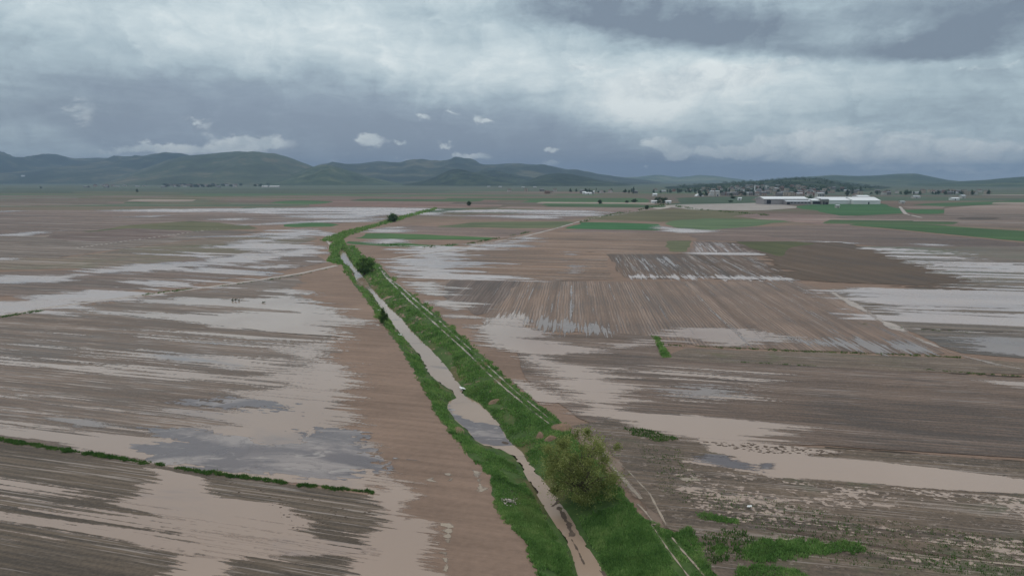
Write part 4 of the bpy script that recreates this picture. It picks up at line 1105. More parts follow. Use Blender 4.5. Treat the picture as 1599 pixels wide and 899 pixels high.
M_stone = plain_mat('pale_stone', srgb(170, 160, 150, K), 0.9, 0.3, 2.5)
cx, cy = G(796, 781)
mb = MB(); r2 = random.Random(5)
for i in range(70):
    a = r2.uniform(0, 2 * math.pi); d = abs(r2.gauss(0, 0.33)); x = cx + math.cos(a) * d * 1.3; y = cy + math.sin(a) * d * 1.5
    s = r2.uniform(0.05, 0.1); z = 0.12 + max(0, 0.22 - d * 0.3) * r2.uniform(0.4, 1) + float(ground_z(np.array([x]), np.array([y]))[0])
    b = len(mb.v); rot = r2.uniform(0, 3)
    pts = [(0, 0, 1), (0, 0, -1)] + [(math.cos(rot + k * 2 * math.pi / 5), math.sin(rot + k * 2 * math.pi / 5), r2.uniform(-.3, .3)) for k in range(5)]
    mb.v.extend([(x + p * s * r2.uniform(.8, 1.4), y + q * s * r2.uniform(.8, 1.4), z + w_ * s * 0.7) for p, q, w_ in pts])
    for k in range(5):
        k2 = (k + 1) % 5
        mb.f.extend((b, b + 2 + k, b + 2 + k2)); mb.s.append(3)
        mb.f.extend((b + 1, b + 2 + k2, b + 2 + k)); mb.s.append(3)
o = mb.build('stones', M_stone)
tag(o, 'small heap of pale stones in the grass of the left bank', kind='stuff')

M_white = plain_mat('plain_white', (0.75, 0.76, 0.76), 0.5, 0.06, 3.0)


def scrap(px, py, L, w, h, rz, label, name='white_scrap', cat='sheet', z=0.0):  # thin ragged white piece laid on the land
    x, y = G(px, py, z); z0 = float(ground_z(np.array([x]), np.array([y]))[0]) + 0.25
    n = 8; V = []; F = []; Sz = []
    rr_ = np.random.default_rng(int(px))
    top = []
    for i in range(n + 1):
        for j in range(3):
            V.append((L * (i / n - .5), w * (j / 2 - .5) * (1 - abs(i / n - .5)), h * rr_.uniform(0.3, 1)))
    nv = len(V)
    V += [(a, b, c - 0.03) for a, b, c in V]
    for i in range(n):
        for j in range(2):
            q = (i * 3 + j, (i + 1) * 3 + j, (i + 1) * 3 + j + 1, i * 3 + j + 1)
            F.extend(q); Sz.append(4); F.extend([k + nv for k in q[::-1]]); Sz.append(4)
    o = link(name, mesh_from(name, V, F, Sz, M_white), None, (x, y, z0)); o.rotation_euler = (0, 0, rz)
    tag(o, label, cat)


scrap(624, 524, 1.0, 0.5, 0.15, -0.3, 'small white slab at the left edge of the stream below the small shrub', z=-0.6)
scrap(592, 485, 0.9, 0.35, 0.15, -0.1, 'pale scrap in the grass above the small shrub', z=-0.3)
scrap(722, 605, 1.5, 0.6, 0.2, -1.0, 'white sheet at the right edge of the stream above the pool', z=-1.0)
scrap(1170, 795, 0.5, 0.3, 0.15, 0.2, 'white scrap lying on the rough soil', z=0)

# ------------------------------------------------------------------ trees
M_bark = plain_mat('bark', srgb(86, 76, 64, K), 0.9, 0.3, 3.0)
M_willow = leaf_mat('willow_leaves', srgb(90, 98, 54, K), srgb(130, 138, 78, K), srgb(170, 174, 114, K), 0.45, 1.0, 1.7)
M_shrub = leaf_mat('shrub_leaves', srgb(50, 72, 36, K), srgb(74, 102, 48, K), srgb(104, 126, 66, K), 0.35, 0.6)
M_treefar = leaf_mat('tree_leaves', srgb(36, 54, 32, K), srgb(54, 76, 42, K), srgb(78, 98, 56, K), 0.25, 0.25)


def leaf_cloud(C, size, r, elong=1.6, up=0.3):
    """one small four-sided leaf per point"""
    N = len(C)
    a = r.normal(0, 1, (N, 3)); a[:, 2] *= 0.8; a /= np.linalg.norm(a, axis=1)[:, None]
    b = r.normal(0, 1, (N, 3)); b -= (b * a).sum(1)[:, None] * a; b /= np.linalg.norm(b, axis=1)[:, None]
    s = size * r.uniform(0.6, 1.3, N)[:, None]
    p = [C - a * s * elong, C + b * s * 0.55, C + a * s * elong, C - b * s * 0.55]
    return np.stack(p, 1).reshape(-1, 3)


def tree(loc, height, width, label, leafmat, n=4000, leaf=0.1, stems=4, seed=0, name='tree', cat='tree', group=None, trunk_r=0.12, base=0.1, clumps=40, tight=0.16, depth=None, shape='bush', bark=None):
    r = np.random.default_rng(seed)
    depth = depth or width
    root = empty(name, loc)
    tag(root, label, cat, group)
    tb = MB()
    ends = []
    for s in range(clumps):
        a = r.uniform(0, 2 * math.pi); rad = math.sqrt(r.uniform(0.02, 1))
        if shape == 'bush':
            hz = r.uniform(0.12, 1.0)
            lim = math.sin(math.pi * min(1, 0.16 + 0.84 * hz) ** 1.15) ** 0.55 if hz < 1 else 0.2
        elif shape == 'fan':
            hz = r.uniform(0.16, 1.0); lim = 0.5 + 0.55 * math.sin(math.pi * min(0.92, hz * 0.85))
        else:
            hz = r.uniform(0.3, 1.0); lim = math.sin(math.pi * (0.12 + 0.86 * (hz - 0.3) / 0.7)) ** 0.6
        k = rad * lim * r.uniform(0.75, 1.12)
        ends.append(np.array([math.cos(a) * k * width / 2, math.sin(a) * k * depth / 2, hz * height * r.uniform(0.9, 1.0)]))
    ends = np.array(ends)
    st = []
    for s in range(stems):
        a = 2 * math.pi * s / max(1, stems) + r.uniform(-.4, .4)
        o_ = 0.0 if stems == 1 else trunk_r * 2.2
        top = np.array([math.cos(a) * width * 0.12 * (stems > 1), math.sin(a) * depth * 0.12 * (stems > 1), height * r.uniform(0.55, 0.75)])
        b0 = np.array([math.cos(a) * o_, math.sin(a) * o_, -0.1])
        m1 = b0 * 0.6 + top * 0.4 + r.normal(0, 0.03, 3) * height * 0.4
        pts = [b0, m1, top]
        tb.tube(pts, [trunk_r, trunk_r * 0.7, trunk_r * 0.3], 6); st.append(pts)
    for e in ends:
        p = st[int(r.integers(len(st)))]
        f = min(0.95, max(0.15, (e[2] / height) * 0.7))
        src = (p[0] * (1 - f * 2) + p[1] * f * 2) if f < 0.5 else (p[1] * (2 - 2 * f) + p[2] * (2 * f - 1))
        mid_ = (src + e) / 2 + np.array([0, 0, 0.06 * height])
        tb.tube([src, mid_, e], [trunk_r * 0.35, trunk_r * 0.2, trunk_r * 0.06], 5)
    tb.build('trunk', bark or M_bark, root, True)
    ci = r.integers(0, len(ends), n)
    sc_ = np.array([width, depth, height * 1.1]) * tight * r.uniform(0.45, 1.25, len(ends))[ci][:, None]
    off = r.normal(0, 0.5, (n, 3))
    C = ends[ci] + off * sc_ * np.where(r.random(n) < 0.14, 2.0, 1.0)[:, None]
    C[:, 2] = np.maximum(C[:, 2], base * r.uniform(0.3, 1.5, n))
    V = leaf_cloud(C, leaf, r)
    me = mesh_from('crown', V, np.arange(len(V)), np.full(len(V) // 4, 4), leafmat)
    link('crown', me, root)
    return root


def gz1(x, y): return float(ground_z(np.array([x]), np.array([y]))[0])


wx, wy = G(908, 772, -0.2)
tree((wx, wy, gz1(wx, wy)), 6.4, 7.8, 'big feathery olive willow standing on the right bank of the stream', M_willow, 21000, 0.07, 9, 21, 'willow', 'willow', trunk_r=0.13, clumps=84, tight=0.095, base=0.25, shape='fan')
x, y = G(569, 423)
tree((x, y, gz1(x, y)), 5.4, 6.4, 'dark fan shaped shrub beside the narrow upper stream', M_shrub, 6000, 0.13, 8, 22, 'shrub', 'shrub', trunk_r=0.09, clumps=46, tight=0.12, shape='fan')
x, y = G(598, 504)
tree((x, y, gz1(x, y)), 2.9, 1.9, 'small upright shrub on the left bank of the stream', M_shrub, 2600, 0.08, 3, 23, 'shrub', 'shrub', trunk_r=0.05, clumps=24, tight=0.17)
x, y = G(613, 346.5)
tree((x, y, 0), 5.6, 8.0, 'round bushy tree on the green bank far up the stream', M_shrub, 3500, 0.28, 3, 24, 'round_tree', 'tree', trunk_r=0.16, clumps=40, tight=0.16, depth=6)
x, y = G(732.5, 321)
tree((x, y, 0), 4.6, 5.0, 'lone dark bush on the brown plain right of the stream end', M_treefar, 900, 0.35, 3, 25, 'bush', 'bush', clumps=16, tight=0.2)
for i, (px, py, h, w, lb) in enumerate([(1024, 317, 6.5, 9, 'leftmost dark tree of the farmyard clump'), (1031, 317.5, 8, 10, 'tallest dark tree in the middle of the farmyard clump'), (1038, 317, 6.5, 9, 'rightmost dark tree of the farmyard clump'),
                                        (937, 318, 4.2, 4.5, 'lone dark bush left of the farmyard on the green pasture'), (990, 316, 4.0, 8, 'wide low bush between the lone bush and the farmyard'), (979, 316.5, 2.8, 4, 'small low bush just left of the wide low bush'),
                                        (1010, 326.5, 3.5, 4, 'small bush at the left corner of the pale triangular field'), (1144, 310, 3.5, 8, 'low dark bush left of the small white hut'), (1141, 315.5, 2.0, 5, 'flat dark bush on the meadow left of the factory'),
                                        (214.5, 300, 6.5, 5, 'lone dark tree on the left meadow below the hills'), (64, 294, 5.0, 9, 'small dark tree far off at the left'), (1266, 314.5, 8.5, 8, 'dark tree between the sheds of the factory'), (1260, 315, 6, 7, 'smaller dark tree left of the one between the factory sheds')]):
    x, y = G(px, py)
    tree((x, y, 0), h, w, lb, M_treefar, 700, 0.42, 2, 40 + i, 'tree' if h > 5 else 'bush', 'tree' if h > 5 else 'bush', clumps=16, tight=0.19, trunk_r=0.2)
# dark tufts standing in the left flood
for i, (px, py, s, lb) in enumerate([(363.4, 470, .55, 'left of three little weed clumps standing in the left flood'), (368, 470, .5, 'middle of three little weed clumps standing in the left flood'), (373.4, 470.3, .4, 'right of three little weed clumps standing in the left flood'), (412, 473, .6, 'twiggy little weed clump right of the three in the left flood')]):
    x, y = G(px, py)
    tree((x, y, 0.02), s, s * 1.1, lb, M_treefar, 60, 0.09, 3, 60 + i, 'weed_clump', 'weeds', 'weed clumps in the left flood', 0.02, 0.02, 6, 0.25)
# ------------------------------------------------------------------ hills
KY = 1.0 / CT


def hill_mat(name, lo, hi_, dark=None, scale=0.004, fac=0.5):
    m, nt, bs = material(name)
    geo = nt.new('ShaderNodeNewGeometry'); P = geo.outputs['Position']
    n = nt.noise(P, scale, 6, 0.65, 0.8); n2 = nt.noise(P, scale * 6, 4, 0.7)
    v = nt.math('ADD', nt.math('MULTIPLY', n, 0.7), nt.math('MULTIPLY', n2, 0.3))
    cc = nt.ramp(v, [(0.40, mul(lo, 0.62)), (0.50, lo), (0.58, hi_), (0.66, mul(hi_, 1.3))])
    if dark:
        n3 = nt.noise(P, scale * 3.2, 5, 0.7, 0.5)
        cc = nt.mix(nt.math('MULTIPLY', nt.smooth(n3, 0.5, 0.6), fac), cc, dark)
    nt.set(bs.inputs['Base Color'], cc); bs.inputs['Roughness'].default_value = 0.95; bs.inputs['Specular IOR Level'].default_value = 0.05
    return m


HILLS = {}


def crest(px, py, D):
    x, y, z = ray(px, py); t = D / y
    return x * t, CH + z * t


def hill(key, pts, D, Wf, Wb, mat, label, seed, rough=0.62, n=300, m_=44, name='hill'):
    cr = [crest(a, b, D) for a, b in pts]
    cx_ = np.array([c[0] for c in cr]) / D; cz = np.array([max(c[1], -4) for c in cr])
    HILLS[key] = (cx_, cz, D, Wf, Wb, seed, rough)
    txs = np.linspace(cx_[0], cx_[-1], n)
    ss = np.concatenate([np.linspace(-Wf, 0, m_), np.linspace(0, Wb, 14)[1:]])
    T, Sg = np.meshgrid(txs, ss)
    Y = D + Sg; X = T * Y
    Z = hill_z(key, X, Y)
    nr, nc = T.shape
    i = np.arange(nr - 1)[:, None]; j = np.arange(nc - 1)[None, :]
    q = np.stack(np.broadcast_arrays(i * nc + j, i * nc + j + 1, (i + 1) * nc + j + 1, (i + 1) * nc + j), -1).reshape(-1, 4)
    me = mesh_from(name, np.column_stack([X.ravel(), Y.ravel(), Z.ravel()]), q.ravel(), np.full(len(q), 4), mat, True)
    o = link(name, me); tag(o, label, kind='structure')
    return o


def hill_z(key, X, Y):
    cx_, cz, D, Wf, Wb, seed, rough = HILLS[key]
    T = X / Y; s = Y - D
    h = np.interp(T, cx_, cz, left=-4, right=-4)
    # soften the traced crest a little
    dt = (cx_[-1] - cx_[0]) / 160
    h = (h * 2 + np.interp(T - dt, cx_, cz, left=-4, right=-4) + np.interp(T + dt, cx_, cz, left=-4, right=-4)) / 4
    t = np.where(s < 0, 1 + s / Wf, 1 - s / Wb); t = np.clip(t, 0, 1)
    prof = t ** 1.25 * (1.0 - 0.35 * t) / 0.65
    L = Wf * 0.35
    n = fbm(X / L, Y / (L * 2.2), seed, 4, 2.1, 0.55)
    rid = 1 - np.abs(n * 2 - 1) * 2.2
    f2 = fbm(X / (L * 0.3), Y / (L * 0.5), seed + 31, 3) - 0.5
    k = 4 * t * (1 - t)
    z = h * prof * (1 + rough * (rid - 0.4) * k + rough * 0.8 * f2 * (k + 0.12))
    return np.where(h <= 0, -4, z - 2.0 * (1 - t))


K = ALB * 1.0
g1, g2 = srgb(66, 80, 58, K), srgb(108, 108, 84, K)
HM_far = hill_mat('far_hills', mul(g1, .85), mul(g2, .9), srgb(58, 74, 58, K), 0.0016)
HM_big = hill_mat('big_hill', srgb(80, 92, 66, K), srgb(116, 110, 88, K), srgb(66, 78, 60, K), 0.002)
HM_green = hill_mat('green_hill', srgb(72, 88, 62, K), srgb(104, 110, 82, K), srgb(60, 78, 50, K), 0.004, 0.4)
HM_dark = hill_mat('dark_hill', srgb(50, 66, 48, K), srgb(78, 90, 64, K), srgb(38, 52, 40, K), 0.006, 0.7)
HM_pale = hill_mat('pale_hills', srgb(98, 116, 82, K), srgb(130, 138, 104, K), srgb(88, 100, 80, K), 0.0016, 0.3)
HM_right = hill_mat('right_hills', srgb(64, 84, 58, K), srgb(94, 104, 74, K), srgb(52, 68, 52, K), 0.003)

hill('pale', [(905, 284), (960, 278), (985, 277), (1010, 275), (1030, 274), (1060, 277), (1075, 275.5), (1092, 273), (1120, 275), (1140, 278), (1170, 282), (1210, 286)], 9500, 2600, 1500, HM_pale, 'pale green hills in the far middle', 1)
hill('farleft', [(-420, 240), (-200, 236), (-60, 236), (0, 242), (30, 248.5), (80, 245.5), (115, 248), (150, 246), (190, 247.5), (230, 247), (262, 244), (300, 243), (360, 255), (420, 275), (450, 284)], 7200, 2500, 1500, HM_far, 'long blue green ridge on the far left', 2)
hill('mid', [(440, 288), (480, 266), (505, 257), (520, 254.5), (540, 256), (560, 255.5), (590, 251.5), (606, 253), (622, 255.5), (650, 252.5), (690, 252.5), (710, 250), (725, 251), (740, 252.5), (755, 257), (775, 256.5), (790, 255), (810, 255), (830, 257.5), (850, 258), (872, 262), (885, 265), (900, 264.5), (930, 271), (960, 276), (1010, 281), (1040, 287)], 6800, 2300, 1400, HM_far, 'range of blue green hills in the middle distance', 3)
hill('big', [(150, 290), (190, 274), (230, 262), (262, 250), (290, 243.5), (320, 241), (345, 238.5), (370, 236.5), (400, 237), (430, 240), (455, 248), (480, 257), (510, 269), (545, 279), (580, 288)], 5600, 1900, 1200, HM_big, 'broad rounded brown green hill on the left', 4, 0.36)
hill('cone', [(400, 290), (440, 278), (463, 270), (480, 263), (497, 258), (510, 257.2), (525, 260), (545, 267), (570, 275), (600, 282), (640, 290)], 4400, 900, 700, HM_green, 'small green conical hill in front of the left hills', 5)
hill('front2', [(700, 290), (735, 270), (752, 267), (775, 267.5), (800, 272), (840, 279), (880, 288)], 4700, 900, 700, HM_dark, 'dark low ridge behind the dark front hill', 6)
hill('front', [(615, 292), (650, 285), (680, 277), (700, 268), (718, 265), (735, 269), (760, 275), (790, 281), (840, 291)], 4000, 800, 600, HM_dark, 'dark green front hill in the middle', 7)
hill('front3', [(790, 292), (820, 284), (840, 276), (855, 272), (870, 270.5), (890, 271.5), (920, 278), (945, 283), (960, 285), (985, 288), (1020, 293)], 3900, 800, 600, HM_dark, 'dark hill left of the town', 8)
hill('rightfar', [(1150, 290), (1200, 281), (1250, 276.5), (1280, 275), (1300, 273.3), (1340, 275), (1370, 274), (1400, 271.5), (1430, 271), (1445, 274), (1480, 281), (1520, 285), (1560, 290)], 5600, 1700, 1200, HM_right, 'long smooth hill on the right behind the town', 9, 0.2)
hill('right', [(1330, 293), (1400, 289), (1440, 286), (1500, 283), (1540, 281), (1570, 278), (1599, 276), (1700, 268), (1850, 262), (2000, 262), (2150, 270)], 4300, 1500, 900, HM_right, 'dark green hill rising at the right edge', 10, 0.2)
hill('town', [(1030, 293), (1080, 289), (1120, 286.5), (1160, 284), (1200, 281.5), (1225, 279), (1245, 278), (1265, 278), (1285, 279.5), (1310, 285), (1340, 289), (1380, 292), (1440, 296), (1480, 299)], 2700, 1150, 700, HM_dark, 'dark wooded hill behind the town', 11, 0.12)


def on_land(px, py):
    """first meeting of a photo sight line with the plain or the wooded hill"""
    x, y, z = ray(px, py)
    best = None
    ts = np.linspace(800, 4200, 1700)
    X, Y, Z = x * ts, y * ts, CH + z * ts
    T = np.maximum(hill_z('town', X, Y), 0.0)
    k = np.argmax(Z < T)
    if not (Z < T).any(): return None
    return float(X[k]), float(Y[k]), float(T[k])


# woodland on the hill behind the town: reads as one mass
r3 = np.random.default_rng(77)
q = []
while len(q) < 800:
    px, py = r3.uniform(1060, 1420), r3.uniform(278, 303)
    if float(vnoise(np.array([px * 0.05]), np.array([py * 0.3]), 3)[0]) < 0.42: continue
    p = on_land(px, py)
    if p and p[2] > 1.5: q.append(p)
q = np.array(q)
Vw = []
for k in range(14):
    C = q + np.column_stack([r3.normal(0, 3.2, len(q)), r3.normal(0, 3.2, len(q)), r3.uniform(0.8, 6.5, len(q))])
    Vw.append(leaf_cloud(C, 1.2, r3, 1.2))
Vw = np.concatenate(Vw)
o = link('woodland', mesh_from('woodland', Vw, np.arange(len(Vw)), np.full(len(Vw) // 4, 4), M_treefar))
tag(o, 'dark woodland over the hill behind the town', kind='stuff')

# ------------------------------------------------------------------ the town
M_wall = [plain_mat('plaster_white', srgb(190, 186, 180), 0.85, 0.08, 0.2), plain_mat('plaster_cream', srgb(172, 160, 144), 0.85, 0.1, 0.2), plain_mat('plaster_grey', srgb(132, 128, 124), 0.85, 0.12, 0.2), plain_mat('brick', srgb(136, 108, 92), 0.9, 0.15, 0.2)]
M_tile = plain_mat('roof_tiles', srgb(108, 88, 80), 0.85, 0.2, 0.6); M_slate = plain_mat('roof_grey', srgb(120, 122, 124), 0.7, 0.15, 0.6); M_tin = plain_mat('roof_pale', srgb(186, 190, 194), 0.5, 0.08, 0.4)
M_glass = plain_mat('window_glass', (0.03, 0.035, 0.04), 0.15, 0.1, 1.0, spec=0.5)
M_whitew = plain_mat('white_cladding', (0.72, 0.72, 0.71), 0.55, 0.04, 0.05); M_roofw = plain_mat('white_roof_sheet', (0.80, 0.82, 0.83), 0.45, 0.03, 0.05)
M_greyw = plain_mat('grey_wall', srgb(150, 146, 146), 0.8, 0.1, 0.08); M_darkop = plain_mat('dark_opening', (0.02, 0.022, 0.025), 0.7, 0.2, 0.3)


def house_proto(w, d, h, rh, wall, roof, label, group, windows=True, flat=False, name='house', cat='house'):
    b = MB(); b.box(-w / 2, w / 2, -d / 2, d / 2, -2.5, h)
    if not flat:
        for y_ in (-d / 2, d / 2): pass
        for x_ in (-w / 2, w / 2): b.poly([(x_, -d / 2, h + .002), (x_, d / 2, h + .002), (x_, 0, h + rh)])
    root = b.build(name, wall)
    tag(root, label, cat, group)
    rm = MB()
    if flat: rm.box(-w / 2 - .3, w / 2 + .3, -d / 2 - .3, d / 2 + .3, h + .003, h + .45)
    else: rm.gable(-w / 2, w / 2, -d / 2, d / 2, h + 0.02, h + rh, 0.5, 0.25)
    rm.build('roof', roof, root)
    if windows:
        nf = max(1, int(h // 3))
        for f in range(nf):
            for k in range(max(2, int(w // 3.5))):
                x_ = -w / 2 + w * (k + 0.5) / max(2, int(w // 3.5)); z_ = 1.0 + f * 3
                m = MB(); m.box(x_ - .55, x_ + .55, -d / 2 - .05, -d / 2 + .02, z_, z_ + 1.3); m.build('window', M_glass, root)
    return root


GT = 'houses of the distant town'
protos = [house_proto(10, 8, 5.6, 2.2, M_wall[0], M_tile, 'white house with a red tiled roof in the distant town', GT),
          house_proto(9, 8, 3.4, 1.8, M_wall[1], M_tile, 'low cream house with a red tiled roof in the distant town', GT),
          house_proto(12, 9, 6.2, 2.0, M_wall[2], M_slate, 'grey two storey house with a grey roof in the distant town', GT),
          house_proto(11, 8, 5.8, 2.2, M_wall[3], M_tile, 'brick house with a red tiled roof in the distant town', GT),
          house_proto(13, 9, 4.0, 1.6, M_wall[0], M_tin, 'white house with a pale metal roof in the distant town', GT),
          house_proto(10, 10, 8.8, 0, M_wall[1], M_slate, 'cream flat roofed block in the distant town', GT, True, True)]
used = [0] * 6
rt = random.Random(11)


def copy_tree(o, parent=None):
    c = o.copy(); COL.objects.link(c)
    if parent is not None: c.parent = parent
    for ch in o.children: copy_tree(ch, c)
    return c


spots = []
taken = []


def try_spot(px, py, dmin=2.6):
    for a, b in taken:
        if abs(a - px) < dmin and abs(b - py) < 1.3: return
    p = on_land(px, py)
    if p: taken.append((px, py)); spots.append(p)


for i in range(900):
    if len(spots) > 128: break
    px = rt.gauss(1205, 62); py = rt.uniform(291.5, 306.5)
    if 1085 < px < 1345 and py > 289 + abs(px - 1205) * 0.06: try_spot(px, py)
n0 = len(spots)
for i in range(300):
    if len(spots) > n0 + 13: break
    try_spot(rt.uniform(790, 1085), rt.uniform(298.5, 302.5), 4)
n0 = len(spots)
for i in range(300):
    if len(spots) > n0 + 26: break
    try_spot(rt.uniform(1330, 1545), rt.uniform(299.5, 304.5), 4)
for (x, y, z) in spots:
    k = rt.choices(range(6), [4, 3, 4, 3, 3, 2])[0]
    o = protos[k] if used[k] == 0 else copy_tree(protos[k])
    used[k] = 1
    o.scale = (.85, .85, .8); o.location = (x, y, z); o.rotation_euler = (0, 0, rt.uniform(-0.5, 0.5) + (math.pi / 2 if rt.random() < .3 else 0))

# trees among the houses
def tree_proto(h, w, seed, label, group):
    return tree((0, 0, 0), h, w, label, M_treefar, 170, 0.95, 1, seed, 'tree', 'tree', group, 0.28, 1.2, 10, 0.26, shape='round')


tps = [tree_proto(9, 8, 301, 'dark round tree among the houses of the town', 'trees in the distant town'), tree_proto(7, 9, 302, 'low spreading tree among the houses of the town', 'trees in the distant town'), tree_proto(12, 5, 303, 'tall narrow tree among the houses of the town', 'trees in the distant town')]
tu = [0, 0, 0]
tsp = []
for i in range(2000):
    if len(tsp) > 120: break
    u_ = rt.random()
    if u_ < 0.45: px, py = rt.uniform(1085, 1350), rt.uniform(296, 307)
    elif u_ < 0.72: px, py = rt.uniform(860, 1090), rt.gauss(301, 1.0)
    else: px, py = rt.uniform(1340, 1545), rt.gauss(303.5, 1.0)
    p = on_land(px, py)
    if p and all(math.hypot(p[0] - a[0], p[1] - a[1]) > 9 for a in spots): tsp.append(p)
for p in tsp:
    k = rt.choices(range(3), [5, 4, 2])[0]
    o = tps[k] if tu[k] == 0 else copy_tree(tps[k])
    tu[k] = 1
    s = rt.uniform(0.5, 0.95); o.location = p; o.scale = (s * rt.uniform(.8, 1.5), s, s); o.rotation_euler = (0, 0, rt.uniform(0, 6))

# landmarks of the town
x, y, z = on_land(1178, 303.5)
mn = empty('minaret', (x, y, z)); tag(mn, 'tall white minaret rising above the town houses', 'minaret')
b = MB(); b.lathe([(1.5, -1), (1.5, 5), (1.1, 5.6), (1.1, 17), (1.1, 17.01)], 14); b.build('shaft', M_whitew, mn, True)
b = MB(); b.lathe([(1.1, 16.6), (1.9, 17.4), (1.9, 18.3), (1.75, 18.3), (1.75, 17.5), (0.9, 17.5)], 14); b.build('balcony', M_whitew, mn)
b = MB(); b.lathe([(0.9, 17.4), (0.9, 21), (1.1, 21.05), (0.02, 26.5)], 14); b.build('spire', M_slate, mn)
x, y, z = on_land(1184.5, 304)
ms = empty('mosque', (x, y, z)); tag(ms, 'pale domed mosque beside the white minaret', 'mosque')
b = MB(); b.box(-7, 7, -6, 6, -2, 6.5); b.build('prayer_hall', M_wall[0], ms)
b = MB(); b.lathe([(5.6, 6.45), (5.6, 7.6), (5.3, 8.8), (4.3, 10.4), (2.6, 11.6), (0.02, 12.1)], 20); b.build('dome', M_slate, ms, True)
for k in (-4.5, -1.5, 1.5, 4.5):
    b = MB(); b.box(k - .5, k + .5, -6.05, -5.98, 1.2, 4.2); b.build('window', M_glass, ms)
x, y, z = on_land(989.5, 301.5)
mn2 = copy_tree(mn); mn2.location = (x, y, z); mn2.scale = (0.8, 0.8, 0.62); mn2['label'] = 'short white minaret far left of the town centre'
x, y, z = on_land(1116, 306.5)
for dx, lb in ((-5.2, 'left of two pale grain silo towers at the left end of the town'), (4.2, 'right of two pale grain silo towers at the left end of the town')):
    t_ = empty('grain_silo', (x + dx, y, z)); tag(t_, lb, 'silo', 'twin silo towers')
    b = MB(); b.box(-3.4, 3.4, -3.4, 3.4, -1, 8.5); b.build('tower', M_wall[0], t_)
    b = MB(); b.gable(-3.4, 3.4, -3.4, 3.4, 8.52, 9.8, 0.3, 0.25); b.build('roof', M_tin, t_)
    b = MB(); b.box(-1, 1, -3.46, -3.38, 0, 3); b.build('door', M_darkop, t_)
x, y, z = on_land(1110, 306.5)
t_ = empty('storage_shed', (x, y, z)); tag(t_, 'low pale shed left of the twin silo towers', 'shed')
b = MB(); b.box(-4, 4, -4, 4, -1, 3.6); b.build('wall', M_wall[0], t_)
b = MB(); b.gable(-4, 4, -4, 4, 3.62, 4.6, 0.3, 0.2); b.build('roof', M_tin, t_)
x, y = G(1092, 306.5)
t_ = empty('arched_shed', (x, y, 0)); tag(t_, 'white arch roofed shed left of the twin silo towers', 'shed')
b = MB(); n = 12
arc = [(6.5 * math.cos(math.pi * k / n), 4.2 * math.sin(math.pi * k / n)) for k in range(n + 1)]
for k in range(n): b.poly([(arc[k][0], -8, arc[k][1]), (arc[k + 1][0], -8, arc[k + 1][1]), (arc[k + 1][0], 8, arc[k + 1][1]), (arc[k][0], 8, arc[k][1])])
b.build('arched_roof', M_roofw, t_, True)
b = MB()
for y_ in (-7.9, 7.9): b.poly([(p * .98, y_, q_ * .98) for p, q_ in arc])
b.build('end_wall', M_whitew, t_)
b = MB(); b.box(-1.6, 1.6, -7.98, -7.85, 0, 2.8); b.build('door', M_darkop, t_)


def shed(px0, px1, pyb, hgt, depth, label, wall, roof, rh=1.5, doors=(), name='shed', cat='shed', rz=0.0, over=0.5, wins=0, elev=0.0):
    x0, y0 = G(px0, pyb); x1, _ = G(px1, pyb)
    w = x1 - x0
    t_ = empty(name, ((x0 + x1) / 2, y0 + depth / 2, elev), rz); tag(t_, label, cat)
    b = MB(); b.box(-w / 2, w / 2, -depth / 2, depth / 2, -1, hgt)
    for x_ in (-w / 2 + .01, w / 2 - .01): b.poly([(x_, -depth / 2, hgt + .002), (x_, depth / 2, hgt + .002), (x_, 0, hgt + rh)])
    b.build('wall', wall, t_)
    b = MB(); b.gable(-w / 2, w / 2, -depth / 2, depth / 2, hgt + .02, hgt + rh, over, 0.3); b.build('roof', roof, t_)
    for (a, c, z0, z1) in doors:
        b = MB(); b.box(-w / 2 + w * a, -w / 2 + w * c, -depth / 2 - .08, -depth / 2 + .03, hgt * z0, hgt * z1); b.build('door', M_darkop, t_)
    for k in range(wins):
        xx = -w / 2 + w * (k + .5) / wins
        b = MB(); b.box(xx - w / wins * .3, xx + w / wins * .3, -depth / 2 - .06, -depth / 2 + .03, hgt * .55, hgt * .85); b.build('window', M_glass, t_)
    return t_


# the long sheds right of centre
shed(1193, 1262, 319.3, 6.4, 30, 'long grey factory hall with a white roof and a dark gateway', M_greyw, M_roofw, 2.4, [(0.06, 0.155, .12, .82), (.52, .56, 0, .6), (.60, .66, 0, .7), (.8, .84, 0, .6)], 'factory_hall', 'factory')
shed(1228, 1266, 319.8, 3.6, 14, 'low grey wing in front of the long factory hall', M_greyw, M_tin, 1.5, [(0.02, .14, .1, .85)], 'factory_wing', 'factory', wins=7)
shed(1256, 1286, 318.2, 3.6, 22, 'pale roofed low store between the factory halls', M_wall[1], M_roofw, 2.2, [(.3, .36, 0, .6)], 'store_building', 'store', elev=0)
shed(1268, 1284, 319.4, 4.6, 12, 'open fronted shed with dark bays in the middle of the factory', M_whitew, M_roofw, 0.9, [(.05, .9, .1, .8)], 'open_shed', 'shed')
shed(1283, 1294, 319.6, 6.0, 10, 'small grey building beside the open fronted shed', M_wall[2], M_tin, 1.0, [(.2, .4, 0, .6), (.5, .9, .05, .5)], 'workshop', 'workshop')
shed(1284, 1332, 318.6, 4.3, 34, 'left half of the long white factory shed on the right', M_whitew, M_roofw, 3.6, [(.02, .16, .05, .75)], 'factory_shed', 'factory')
shed(1332, 1374.5, 318.9, 4.2, 34, 'right half of the long white factory shed at its right end', M_whitew, M_roofw, 3.8, [(.55, .6, 0, .6)], 'factory_shed', 'factory')
shed(1341, 1358, 314.5, 5.4, 20, 'white raised roof hall behind the long white shed', M_whitew, M_roofw, 1.6, (), 'factory_hall', 'factory', elev=1)
shed(1277, 1287, 312, 9.5, 12, 'white block behind the middle of the factory', M_wall[0], M_tin, 0.8, (), 'office_block', 'building', wins=4)
